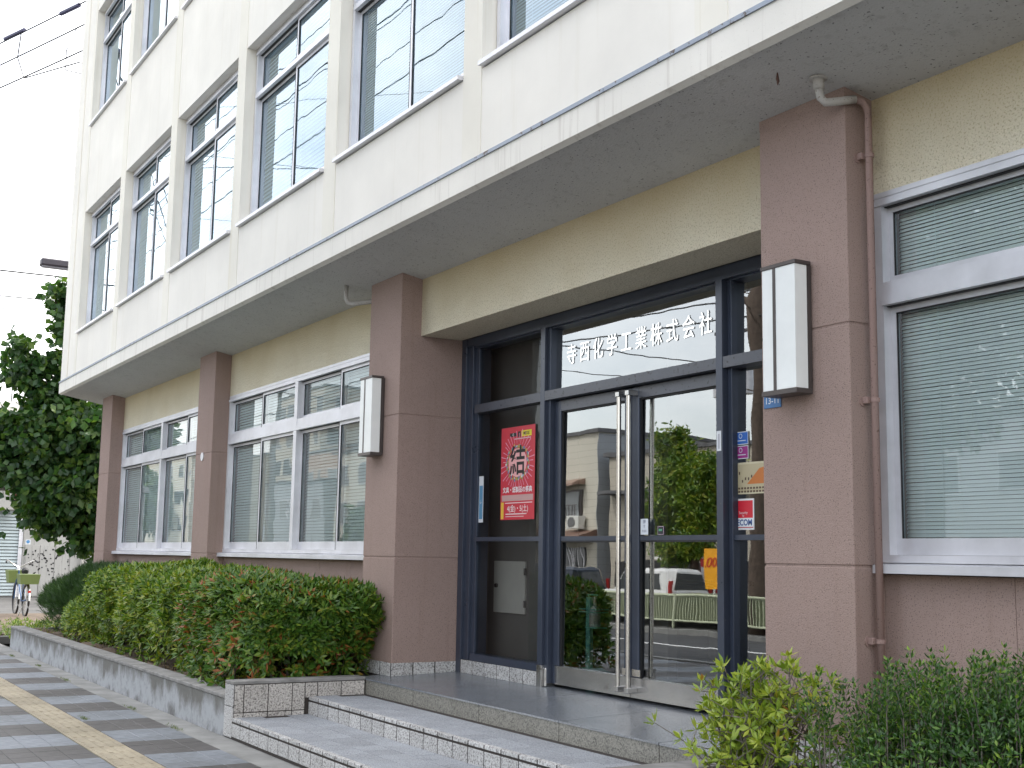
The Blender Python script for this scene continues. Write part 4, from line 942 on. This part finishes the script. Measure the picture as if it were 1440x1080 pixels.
MB().box(SHX-.3, SHX+.35, 4.0, 6.95, 2.74, 3.33).build('shutter_box', M['oldwall'], SB_); MB().box(SHX-.2, SHX+.1, 6.96, 7.5, 2.82, 3.25).build('fascia_board', M['rust'], SB_)
m = MB(); m.hexa([(SHX-8, -1, 3.45), (SHX+.5, -1, 3.45), (SHX+.5, 8.6, 3.45), (SHX-8, 8.6, 3.45), (SHX-8, -1, 4.6), (SHX+.3, -1, 3.62), (SHX+.3, 8.6, 3.62), (SHX-8, 8.6, 4.6)]); m.build('roof', M['roofdark'], SB_)
m = MB(); m.cbox(SHX, SHX+.03, 7.40, 7.62, 0, 1.62, .003); 
for i in range(5): MB().cbox(SHX, SHX+.035, 7.42+i*.47, 7.875+i*.47, 0.0, 1.62, .004).build('wall_panel', M['oldwall'], SB_)
m = MB(); rr2 = random.Random(5)
for i in range(85):
    y, z = 7.5+abs(rr2.gauss(0, .8)), rr2.uniform(.55, 1.5)
    if y < 9.6: m.disc((SHX+.038, y, z), (1, 0, 0), rr2.uniform(.015, .032), .012, 7)
tag(m.build('wall_hole', M['rubber'], SB_), kind='stuff')
MB().box(SHX+.002, SHX+.01, 7.42, 7.58, 1.64, 1.80).build('notice', ink((.65, .68, .7)), SB_); m = MB(); m.disc((SHX+.012, 7.50, 1.73), (1, 0, 0), .055, .004, 14); m.build('notice_mark', ink((.08, .25, .5)), SB_)
DPL = thing('drainpipe', 'pale vertical pipe on the stained concrete wall behind the needle shrub', 'drainpipe', (-42.8, 9.2, 0)); m = MB(); m.tube([(-42.85, 9.2, 0), (-42.85, 9.2, 2.6)], .06, 10); m.build('pipe', M['pipew'], DPL)
BR_ = thing('rooftop_building', 'pale building behind the tree with a thin railing on its flat roof', 'building', (-60, 12, 0))
MB().box(-70, -58, 4, 24, 0, 7.9).build('wall', M['white'], BR_); m = MB()
for i in range(20): m.box(-58.05, -58, 4+i, 4.05+i, 7.9, 8.75)
m.box(-58.05, -58, 4, 24, 8.72, 8.78); m.build('railing', M['roofdark'], BR_)
# bicycle, parked by the shutter, seen from behind
def bicycle():
    c0 = Vector((-30.9, 5.32, -.03)); S = 1.12; hd = R(180.5)
    T = thing('bicycle', 'old city bicycle with a green basket cover standing near the shutter', 'bicycle', tuple(c0))
    f = Vector((math.cos(hd), math.sin(hd), 0)); s_ = Vector((-f.y, f.x, 0))
    P = lambda a, b, z: c0+S*(f*a+s_*b)+Vector((0, 0, S*z))
    black, blue_, chrome = M['rubber'], ink((.04, .10, .22)), M['steel']
    for a in (-.52, .56):
        w = MB(); w.tube([P(a+.32*math.cos(t), 0, .33+.32*math.sin(t)) for t in [2*math.pi*i/24 for i in range(25)]], .022*S, 6, cap=False); W = w.build('wheel', black, T)
        sp = MB()
        for i in range(12): t = math.pi*i/6; sp.tube([P(a, .0, .33), P(a+.30*math.cos(t), 0, .33+.30*math.sin(t))], .0025, 3)
        sp.build('spokes', chrome, W)
        g_ = MB(); g_.tube([P(a+.36*math.cos(t), 0, .33+.36*math.sin(t)) for t in [math.pi*(i/12) for i in range(13)]], .022, 5); g_.build('mudguard', chrome, T)
    fr = MB(); fr.tube([P(-.52, 0, .33), P(-.08, 0, .30), P(.40, 0, .72), P(.42, 0, .92)], .02, 7); fr.tube([P(-.08, 0, .30), P(-.22, 0, .82)], .018, 7); fr.tube([P(-.52, 0, .33), P(-.2, 0, .66)], .012, 6); fr.tube([P(.56, .04, .33), P(.43, .04, .70), P(.41, 0, .80)], .014, 6); fr.build('frame', blue_, T)
    h = MB(); h.tube([P(.18, -.30, 1.10), P(.30, -.26, 1.13), P(.42, -.12, 1.04), P(.43, 0, .98), P(.42, .12, 1.04), P(.30, .26, 1.13), P(.18, .30, 1.10)], .012, 7); h.tube([P(.42, 0, .9), P(.43, 0, .98)], .014, 6); h.build('handlebar', chrome, T)
    for b in (-1, 1): g_ = MB(); g_.tube([P(.26, .28*b, 1.125), P(.14, .31*b, 1.09)], .02, 7); g_.build('grip', black, T)
    sd_ = MB(); sd_.tube([P(-.34, 0, .90), P(-.26, 0, .915), P(-.12, 0, .91), P(-.04, 0, .90)], [.05, .085, .05, .02], 10); sd_.tube([P(-.22, 0, .82), P(-.22, 0, .9)], .013, 6); sd_.build('saddle', black, T)
    bk = MB(); bk.hexa([P(.50, -.17, .66), P(.78, -.17, .66), P(.78, .17, .66), P(.50, .17, .66), P(.48, -.20, .92), P(.86, -.2, .92), P(.86, .2, .92), P(.48, .2, .92)]); bk.build('basket_cover', ink((.20, .26, .08)), T)
    bk = MB(); bk.hexa([P(-.82, -.17, .66), P(-.5, -.17, .66), P(-.5, .17, .66), P(-.82, .17, .66), P(-.84, -.2, .86), P(-.46, -.2, .86), P(-.46, .2, .86), P(-.84, .2, .86)]); bk.build('rear_basket_cover', ink((.18, .24, .08)), T)
    r_ = MB(); r_.cbox(*(sorted((P(-.86, 0, .7).x, P(-.84, 0, .7).x))), P(-.85, 0, 0).y-.03, P(-.85, 0, 0).y+.03, .52, .57, .002); r_.build('reflector', ink((.6, .03, .02)), T)
    k_ = MB(); k_.tube([P(-.52, .02, .30), P(-.62, .16, .0)], .01, 5); k_.build('kickstand', chrome, T)
bicycle()

# ------------------------------------------------------------------ wires left of the building
def wire(pts, r, lab, grp='wires left of the building', mat=None, name='wire'):
    a, b = Vector(pts[0]), Vector(pts[-1]); q = []
    if len(pts) == 2:
        L = (b-a).length; sag = min(L*L*.00035, .45)
        for i in range(17): t = i/16; p = a.lerp(b, t); p.z -= 4*sag*t*(1-t); q.append(p)
    else: q = pts
    m = MB(); m.tube(q, r, 6); o = m.build(name, mat or M['rubber']); return tag(o, lab, 'wire', grp)
wd = Vector((-.935, -.354, 0))
anc = [(-22.46, 4.35, 11.42), (-22.46, 4.42, 11.03), (-22.46, 4.45, 10.55)]
for i, (a, lab) in enumerate(zip(anc, ('service wire with two dark insulators, topmost at the left', 'second service wire from the top left of the building', 'third service wire from the top, lowest of the three drops'))):
    e = Vector(a)+wd*15.3+Vector((0, 0, (-.1, -.2, -.1)[i])); wire([a, tuple(e)], .014, lab)
    W_o = Vector(a)
for t0, t1, lab in ((.35, .95, 'dark oblong insulator on the top wire nearest the building'), (2.2, 2.9, 'dark oblong insulator on the top wire farther from the building')):
    a = Vector(anc[0]); m = MB(); m.tube([a+wd*t0+Vector((0, 0, -.02)), a+wd*t1+Vector((0, 0, -.03))], .042, 8); tag(m.build('insulator', ink((.03, .03, .09))), lab, 'insulator', 'insulators on the top wire')
a = Vector(anc[0])+wd*1.5; b = Vector(anc[1])+wd*.5
wire([tuple(a+wd*.8), (a.x-.9, a.y-.3, a.z-.5), (a.x-.6, a.y-.2, a.z-1.0), (-22.9, 4.3, 10.35), (-22.4, 4.5, 10.15)], .012, 'slack looping wire between the drops beside the building')
wire([tuple(b), (b.x-.35, b.y-.1, b.z-.35), (b.x-.3, b.y-.1, b.z-.75), (-22.4, 4.5, 9.95)], .010, 'smaller slack loop nearest the building wall')
for p, q, r_, lab in (((-60, -20, 22.0), (-44, 20, 15.5), .014, 'thin wire sloping down to the right behind the drops'), ((-46, -30, 11.35), (-46, 30, 11.75), .03, 'thick wire level with the dark box'), ((-46, -30, 10.2), (-46, 30, 11.0), .022, 'wire just below the dark box'), ((-46, -12, 7.0), (-46, 24, 13.3), .018, 'thin wire rising towards the tree top'), ((-52, -20, 24.5), (-44, 20, 12.5), .012, 'thin wire falling steeply to the right behind the top drop'), ((-60, -24, 19), (-50, 26, 14.2), .012, 'faint far wire sloping down to the right')):
    wire([p, q], r_, lab)
CBX = thing('street_lamp_head', 'dark oblong lamp head hanging by the wires above the tree', 'street lamp', (-30, 5.6, 8.1)); m = MB(); m.cbox(-30.15, -29.85, 5.08, 6.4, 8.03, 8.20, .03); m.build('housing', ink((.05, .045, .06)), CBX); m = MB(); m.cbox(-30.1, -29.9, 5.12, 6.3, 8.0, 8.035, .01); m.build('lamp_cover', ink((.25, .25, .3)), CBX); m = MB(); m.tube([(-30, 6.3, 8.15), (-30, 8.5, 8.5)], .04, 8); m.build('arm', M['rubber'], CBX)

# ------------------------------------------------------------------ the other side of the street (seen in the glass)
def siding(name, c, pitch=.16):
    m, n, l, b = newmat(name); b.inputs['Roughness'].default_value = .7
    co = texco(n, l); z = n.new('ShaderNodeSeparateXYZ'); l.new(co, z.inputs[0]); d = n.new('ShaderNodeMath'); d.operation = 'DIVIDE'; d.inputs[1].default_value = pitch; l.new(z.outputs[2], d.inputs[0])
    fr = n.new('ShaderNodeMath'); fr.operation = 'FRACT'; l.new(d.outputs[0], fr.inputs[0])
    l.new(ramp(n, l, fr.outputs[0], [(0, tuple(x*.5 for x in c)), (.10, c), (1, c)]), b.inputs['Base Color']); bump(n, l, b, fr.outputs[0], .5, .01); return m
M['side_c'] = siding('cream_siding', (.56, .53, .45), .33); M['side_g'] = siding('grey_siding', (.30, .32, .34), .33); M['side_b'] = siding('beige_siding', (.44, .40, .33), .4)
M['pane'] = plain('dark_window_pane', (.05, .055, .06), .08)
def block(name, lab, x0, x1, y0, y1, h, mat, rows, cols, wz=1.3, ww=1.3, side=None, roof=True, sidecols=0):
    T = thing(name, lab, 'building', ((x0+x1)/2, (y0+y1)/2, -.02), None)
    MB().box(x0, x1, y0, y1, -.05, h).build('wall', mat, T)
    if roof: MB().box(x0-.15, x1+.15, y0-.15, y1+.15, h, h+.18).build('roof', M['roofdark'], T)
    for r_ in range(rows):
        z0 = 1.0+r_*(h-.6)/rows
        for c in range(cols):
            xa = x0+(c+.5)*(x1-x0)/cols-ww/2
            f = MB(); f.box(xa-.06, xa+ww+.06, y1, y1+.06, z0-.06, z0+wz+.06); F = f.build('window', M['alu'], T); MB().box(xa, xa+ww, y1+.061, y1+.075, z0, z0+wz).build('window_pane', M['pane'], F)
        for c in range(sidecols):
            ya = y0+(c+.5)*(y1-y0)/sidecols-ww/2
            f = MB(); f.box(x1, x1+.06, ya-.06, ya+ww+.06, z0-.06, z0+wz+.06); F = f.build('window', M['alu'], T); MB().box(x1+.061, x1+.075, ya, ya+ww, z0, z0+wz).build('window_pane', M['pane'], F)
    return T
H = block('corner_house', 'cream sided two-storey house with an awning window across the street', -63, -47.7, -34, -22, 7.7, M['side_c'], 0, 0)
MB().box(-47.69, -47.66, -34, -22, 0, 7.65).build('side_cladding', M['side_g'], H)
f = MB(); f.box(-51.9, -49.05, -22, -21.93, 3.75, 5.1); F = f.build('window', M['bronze'], H); MB().box(-51.8, -50.5, -21.92, -21.9, 3.85, 5.02).build('window_pane', M['pane'], F); MB().box(-50.42, -49.15, -21.92, -21.9, 3.85, 5.02).build('window_pane', ink((.30, .32, .33)), F)
rl = MB()
for i in range(12): rl.box(-51.8+i*.23, -51.77+i*.23, -21.75, -21.72, 3.8, 4.35)
rl.box(-51.85, -49.1, -21.76, -21.71, 4.35, 4.39); rl.build('window_rail', M['bronze'], H)
m = MB(); m.hexa([(-52.1, -22, 5.35), (-48.8, -22, 5.35), (-48.8, -21.2, 5.25), (-52.1, -21.2, 5.25), (-52.1, -22, 5.6), (-48.8, -22, 5.6), (-48.8, -21.2, 5.35), (-52.1, -21.2, 5.35)]); m.build('awning', ink((.30, .2, .15)), H)
m = MB(); m.hexa([(-63, -22, 2.85), (-47.7, -22, 2.85), (-47.7, -20.9, 2.7), (-63, -20.9, 2.7), (-63, -22, 3.15), (-47.7, -22, 3.15), (-47.7, -20.9, 2.85), (-63, -20.9, 2.85)]); m.build('porch_roof', ink((.20, .12, .09)), H)
MB().box(-51.5, -48.6, -21.99, -21.9, .4, 2.4).build('ground_window', M['pane'], H)
m = MB()
for i in range(14): m.tube([(-51.5+i*.21, -21.8, .4), (-51.3+i*.21+.3*math.sin(i), -21.8, 1.4), (-51.5+i*.21, -21.8, 2.4)], .02, 4)
m.build('window_grille', M['aluwhite'], H)
AC = thing('air_conditioner', 'boxy outdoor air-conditioner unit on the cream house wall', 'air conditioner', (-48.9, -21.6, 3.2)); MB().cbox(-49.5, -48.55, -21.9, -21.45, 3.18, 3.82, .02).build('case', ink((.62, .62, .58)), AC); m = MB(); m.disc((-49.1, -21.44, 3.5), (0, 1, 0), .25, .02, 20); m.build('fan_grille', ink((.12, .12, .12)), AC)
G_ = block('garage_building', 'low pale-sided garage building with a dark opening across the street', -47.0, -34, -36, -22.2, 6.5, M['side_b'], 0, 0)
MB().box(-46.5, -36.5, -22.2, -22.1, 0, 1.85).build('garage_opening', M['rubber'], G_); MB().box(-46.9, -34, -22.2, -21.4, 4.75, 4.9).build('canopy', M['roofdark'], G_)
PSG = thing('price_board', 'white price board with red figures above the garage opening', 'sign', (-42.5, -21.8, 1.9)); MB().box(-43.2, -41.8, -21.9, -21.8, 1.9, 2.62).build('board', ink((.75, .73, .7)), PSG)
me = text_mesh('900. 300.', .40, .002, .004); me.transform(Matrix.Rotation(R(180), 4, 'Z') @ Matrix.Rotation(R(90), 4, 'X')); piece('figures', me, ink((.45, .03, .04)), PSG, (-42.5, -21.79, 2.2))
OS = thing('parking_sign', 'orange parking sign with red figures standing across the street', 'sign', (-27.65, -12, 0)); MB().box(-28.0, -27.3, -12.05, -12, .95, 2.1).build('sign_panel', ink((.85, .38, .01)), OS); m = MB(); m.tube([(-27.65, -12.09, -.1), (-27.65, -12.09, 1.6)], .04, 8); m.build('sign_post', M['steel'], OS)
me = text_mesh('800.', .36, .002, .004); me.transform(Matrix.Rotation(R(180), 4, 'Z') @ Matrix.Rotation(R(90), 4, 'X')); piece('figures', me, ink((.55, .04, .02)), OS, (-27.65, -11.99, 1.7))
VM = thing('vending_machine', 'tall dark red vending machine across the street', 'vending machine', (-29.3, -13.6, 0)); MB().cbox(-29.65, -28.95, -13.9, -13.2, 0, 1.85, .03).build('case', ink((.30, .01, .02)), VM); MB().box(-29.58, -29.02, -13.2, -13.18, .9, 1.6).build('window_panel', ink((.35, .35, .37)), VM)
# guard rail
GR = thing('guardrail', 'pale green mesh guardrail along the far side of the road', 'guardrail', (-35, -9.4, 0)); M['rail'] = plain('rail_paint', (.50, .54, .38), .5, var=.1)
for i in range(22):
    x = -60+i*2.0; m = MB(); m.tube([(x, -9.4, -.02), (x, -9.4, .86)], .045, 8); m.build('rail_post', M['rail'], GR)
m = MB(); m.tube([(-60, -9.4, .82), (-18, -9.4, .82)], .035, 8); m.build('top_rail', M['rail'], GR); m = MB(); m.tube([(-60, -9.4, .18), (-18, -9.4, .18)], .03, 8); m.build('bottom_rail', M['rail'], GR)
m = MB()
for i in range(420): x = -60+i*.1; m.box(x, x+.022, -9.41, -13.59, .2, .8)
tag(m.build('mesh_bars', M['rail'], GR), kind='stuff')
def car(lab, x, y, L, Wd, Hh, paint, rz=0, name='parked_car'):
    # length along x, rear at +x
    T = thing(name, lab, 'car', (x, y, -.01)); w = Wd/2
    def ring(xa, xb, hw, z, c=.16): return [(xa+c, -hw, z), (xb-c, -hw, z), (xb, -hw+c, z), (xb, hw-c, z), (xb-c, hw, z), (xa+c, hw, z), (xa, hw-c, z), (xa, -hw+c, z)]
    def loft(rings, nm, mat, sm=True):
        m = MB()
        for rg in rings: m.v += [(x+p[0], y+p[1], p[2]) for p in rg]
        for i in range(len(rings)-1):
            for k_ in range(8): a, b2 = i*8+k_, i*8+(k_+1) % 8; m.f.append((a, b2, b2+8, a+8))
        m.f.append(tuple(range(8))[::-1]); m.f.append(tuple(range((len(rings)-1)*8, len(rings)*8))); return m.build(nm, mat, T)
    bl = Hh*.56
    bd = loft([ring(-L/2+.05, L/2-.03, w-.06, .22), ring(-L/2, L/2, w, .42), ring(-L/2+.03, L/2, w, bl*.85), ring(-L/2+.15, L/2-.02, w-.02, bl), ring(-L/2+.16, L/2-.03, w-.03, bl+.01)], 'body', paint)
    cab_ = loft([ring(-L/2+.55, L/2-.04, w-.04, bl-.02), ring(-L/2+1.15, L/2-.14, w-.12, Hh-.10, .2), ring(-L/2+1.3, L/2-.22, w-.2, Hh-.02, .25), ring(-L/2+1.5, L/2-.4, w-.3, Hh, .2)], 'cabin', paint)
    gl = M['pane']; zt = Hh-.16; zb = bl+.05
    def q(nm, pts, mat=gl): m = MB(); m.add([(x+p[0], y+p[1], p[2]) for p in pts], [(0, 1, 2, 3)]); return m.build(nm, mat, T)
    f = lambda z: (z-bl)/(Hh-.10-bl)
    xr = lambda z: L/2-.04-.10*f(z)+.012; yw = lambda z: w-.04-.08*f(z)+.012; xf = lambda z: -L/2+.55+.6*f(z)-.012
    q('rear_window', [(xr(zb), -w+.22, zb), (xr(zb), w-.22, zb), (xr(zt), w-.30, zt), (xr(zt), -w+.30, zt)])
    q('windscreen', [(xf(zb), -w+.22, zb), (xf(zb), w-.22, zb), (xf(zt), w-.30, zt), (xf(zt), -w+.30, zt)])
    for s_ in (-1, 1):
        for (a0, a1, b0, b1) in ((.95, L/2+.05-.0, 1.30, L/2+.05), (L/2+.12, L-.45, L/2+.12, L-.55)):
            q('side_window', [(-L/2+a0, s_*yw(zb), zb), (-L/2+a1, s_*yw(zb), zb), (-L/2+b1, s_*yw(zt), zt), (-L/2+b0, s_*yw(zt), zt)])
        MB().cbox(x+L/2-.08, x+L/2+.02, y+s_*(w-.09)-.045, y+s_*(w-.09)+.045, bl*.8, bl*1.35, .01).build('tail_light', ink((.35, .01, .01)), T)
        for a in (-L/2+.65, L/2-.6):
            m = MB(); m.disc((x+a, y+s_*(w-.10), .29), (0, 1, 0), .29, .20, 18); Wh = m.build('wheel', M['rubber'], T); m = MB(); m.disc((x+a, y+s_*(w+.005), .29), (0, 1, 0), .18, .01, 14); m.build('wheel_cover', M['steel'], Wh)
    MB().box(x+L/2+.002, x+L/2+.02, y-.17, y+.17, .62, .78).build('number_plate', ink((.75, .60, .08)), T)
    return T
M['carwhite'] = plain('white_car_paint', (.72, .72, .72), .2, var=.02); M['cardark'] = plain('dark_car_paint', (.03, .04, .06), .2, var=.05)
car('white tall wagon parked behind the guardrail, reflected in the right door', -30.75, -12.3, 3.6, 1.6, 1.50, M['carwhite'])
car('dark car parked behind the guardrail, reflected in the left door', -36.2, -12.2, 4.2, 1.7, 1.5, M['cardark'])
car('white van parked far along the street', -25.0, -14.6, 4.4, 1.7, 1.85, M['carwhite'])
# trees opposite
tree('street_tree', 'leafy green tree across the street reflected in the right door', (-30.40, -13.60, 0), [(-30.40, -13.60, -.1), (-30.40, -13.60, 1.4), (-30.31, -13.60, 3.0), (-30.40, -13.51, 4.5)],
     [((-30.86, -13.51, 4.21), (0.90, 0.98, 0.88)), ((-31.32, -13.51, 3.10), (0.82, 0.90, 0.80)), ((-29.76, -13.51, 3.44), (0.82, 0.90, 1.04)), ((-31.23, -13.51, 5.25), (0.49, 0.57, 0.64)), ((-30.77, -13.51, 2.24), (0.98, 0.82, 0.48)), ((-29.30, -13.51, 4.30), (0.57, 0.66, 0.64))], 5200, .20, .08, M['az'], 41, 'trees across the street', .1)
PT = thing('pollarded_tree', 'bare knobbly pruned trunk across the street reflected beside the right door', 'tree', (-23.10, -9.7, 0)); m = MB()
m.tube([(-23.10, -9.7, -.1), (-23.12, -9.7, 1.0), (-23.06, -9.7, 3.2), (-23.14, -9.7, 5.0), (-23.06, -9.7, 6.4), (-23.10, -9.7, 7.2), (-23.06, -9.7, 8.1), (-22.90, -9.7, 8.7), (-22.95, -9.7, 10.0), (-23.00, -9.7, 12.0)], [.30, .26, .23, .21, .22, .30, .34, .20, .15, .12], 12); m.build('trunk', M['bark'], PT, smooth=True)
m = MB(); m.tube([(-23.10, -9.7, 8.0), (-23.70, -9.7, 8.3), (-24.40, -9.7, 8.75)], [.13, .1, .07], 8); rr3 = random.Random(3)
for i in range(26): z = rr3.uniform(3.5, 9.5); a = rr3.uniform(0, 6.28); l_ = rr3.uniform(.3, 1.0); m.tube([(-23.10, -9.7, z), (-23.10+l_*math.cos(a), -9.7+l_*math.sin(a), z+l_*.3)], [.02, .006], 5)
m.build('limb', M['bark'], PT)
tree('street_tree', 'leafy street tree on the near kerb behind the viewer, reflected in the right window', (-9.9, -1.3, 0), [(-9.9, -1.3, -.1), (-9.9, -1.3, 2.0), (-9.9, -1.35, 3.4), (-10, -1.4, 4.4)],
     [((-10.2, -1.4, 5.2), (1.3, 1.3, 1.1)), ((-9.3, -1.5, 4.4), (1.0, 1.0, .9)), ((-10.8, -1.5, 4.2), (1.0, 1.0, .9)), ((-9.8, -1.4, 3.4), (1.0, .9, .6)), ((-9.2, -1.6, 6.0), (.9, .9, .8))], 4200, .14, .09, M['big'], 43, 'trees across the street', .4)
for i, (x, y, s_, lab) in enumerate(((-140, -26, 1.7, 'farthest dark tree down the street'), (-62, -18, .7, 'small tree by the cream house'))):
    tree('street_tree', lab, (x, y, 0), [(x, y, -.1), (x, y, 2*s_), (x, y, 3.5*s_)], [((x, y, 4.2*s_), (2*s_, 1.8*s_, 1.6*s_)), ((x+1.2*s_, y, 3.2*s_), (1.4*s_, 1.4*s_, 1.1*s_)), ((x-1.2*s_, y, 3.3*s_), (1.4*s_, 1.4*s_, 1.2*s_))], 1500, .36*s_, .26*s_, M['big'], 50+i, 'trees across the street', .2)
# far buildings seen in the ground-floor windows
block('apartment_block', 'tall beige apartment block far down the street', -126, -114, -46, -36, 17.5, M['side_b'], 6, 4, 1.5, 1.6, sidecols=3)
block('grey_house', 'grey two-storey house down the street', -92, -81, -34, -23, 6.6, M['side_g'], 2, 4, sidecols=3)
block('shop_house', 'pale shop house down the street', -79, -66, -34, -23, 8.2, M['side_c'], 3, 4, sidecols=2)
block('brick_house', 'warm beige house behind the grey one', -108, -97, -44, -32, 10.5, ink((.36, .24, .17)), 3, 4, sidecols=2)
block('long_block', 'long pale block at the far end of the street', -150, -130, -50, -28, 12, M['side_c'], 4, 6)
block('near_block', 'low grey block opposite the right end of the building', -32, -14, -38, -26, 6.5, M['side_g'], 2, 6)
block('plain_block', 'beige block opposite, farthest to the right', -12, 12, -38, -26, 8.5, M['side_b'], 2, 7)
# utility poles
def pole(x, y, h, lab, tr=True):
    T = thing('utility_pole', lab, 'utility pole', (x, y, 0), 'utility poles'); m = MB(); m.tube([(x, y, -.1), (x, y, h)], [.19, .12], 14); m.build('pole', M['conc'], T)
    for z, w in ((h-.4, 1.1), (h-1.3, .9), (h-2.6, .8)):
        m = MB(); m.box(x-w, x+w, y-.05, y+.05, z-.05, z+.05); a = m.build('crossarm', M['roofdark'], T); m = MB()
        for i in (-1, -.45, .45, 1): m.disc((x+w*i*.92, y, z+.14), (0, 0, 1), .05, .18, 8)
        m.build('insulator', M['aluwhite'], a)
    if tr:
        for s_ in (-1, 1): m = MB(); m.tube([(x+s_*.48, y+.05, h-4.6), (x+s_*.48, y+.05, h-3.6)], .27, 14); m.build('transformer', M['alu'], T)
    return T
PY = -9.9
pole(-29.7, -14.6, 11.5, 'utility pole with transformers beside the leafy tree across the street')
pole(-55, PY, 13.5, 'utility pole in front of the cream house'); pole(-80, PY, 13.5, 'utility pole far down the street'); pole(-12, PY, 13.5, 'utility pole opposite the right end of the building'); pole(-34, PY, 14.5, 'tallest utility pole across the street'); pole(-37, -1.5, 13.6, 'utility pole on the near kerb left of the building, reflected in the upper windows'); pole(12, -1.5, 13.6, 'utility pole on the near kerb far behind the viewer')
px_ = [-110, -80, -55, -34, -12, 14]; hz = [13.5, 13.5, 13.5, 14.5, 13.5, 13.5]
lv = ['topmost', 'second', 'third', 'sagging fourth', 'thick fifth', 'lowest thick']; wh = ['far down the street', 'past the cream house', 'before the cream house', 'before the leafy tree', 'opposite the right end of the building']
for j, (dz, dy) in enumerate(((-.25, 0), (-1.15, .0), (-2.45, 0), (-4.0, .3), (-5.6, .2), (-6.1, .4))):
    for i in range(5):
        wire([(px_[i], PY+dy, hz[i]+dz), (px_[i+1], PY+dy, hz[i+1]+dz)], .011 if j < 3 else .022, lv[j]+' overhead wire '+wh[i], 'overhead wires across the street', name='overhead_wire')
for j, (dz, dy, r_) in enumerate(((-.25, -.5, .009), (-.25, .6, .009), (-1.15, -.4, .010), (-1.15, .5, .014), (-2.45, .3, .013))):
    wire([(-37, -1.5+dy, 13.6+dz), (12, -1.5+dy, 13.6+dz)], r_, lv[j]+' overhead wire above the near kerb', 'overhead wires above the near kerb', name='overhead_wire')
    wire([(-37, -1.5+dy, 13.6+dz), (-95, -1.5+dy, 13.6+dz)], r_, lv[j]+' overhead wire above the near kerb, left of the pole', 'overhead wires above the near kerb', name='overhead_wire')
m = MB(); m.tube([(-30.5, PY+.3, 10.3), (-33.2, PY+.3, 10.9)], .11, 10); tag(m.build('cable_sleeve', M['roofdark']), 'thick dark cable sleeve on the overhead wire across the street', 'cable')
for a, b_, q in (((-34, PY, 13.8), (-37, -1.5, 13.2), 'left of the building'), ((-12, PY, 12.8), (12, -1.5, 13.0), 'behind the viewer')): wire([a, b_], .014, 'overhead wire crossing above the road '+q, 'overhead wires across the street', name='overhead_wire')
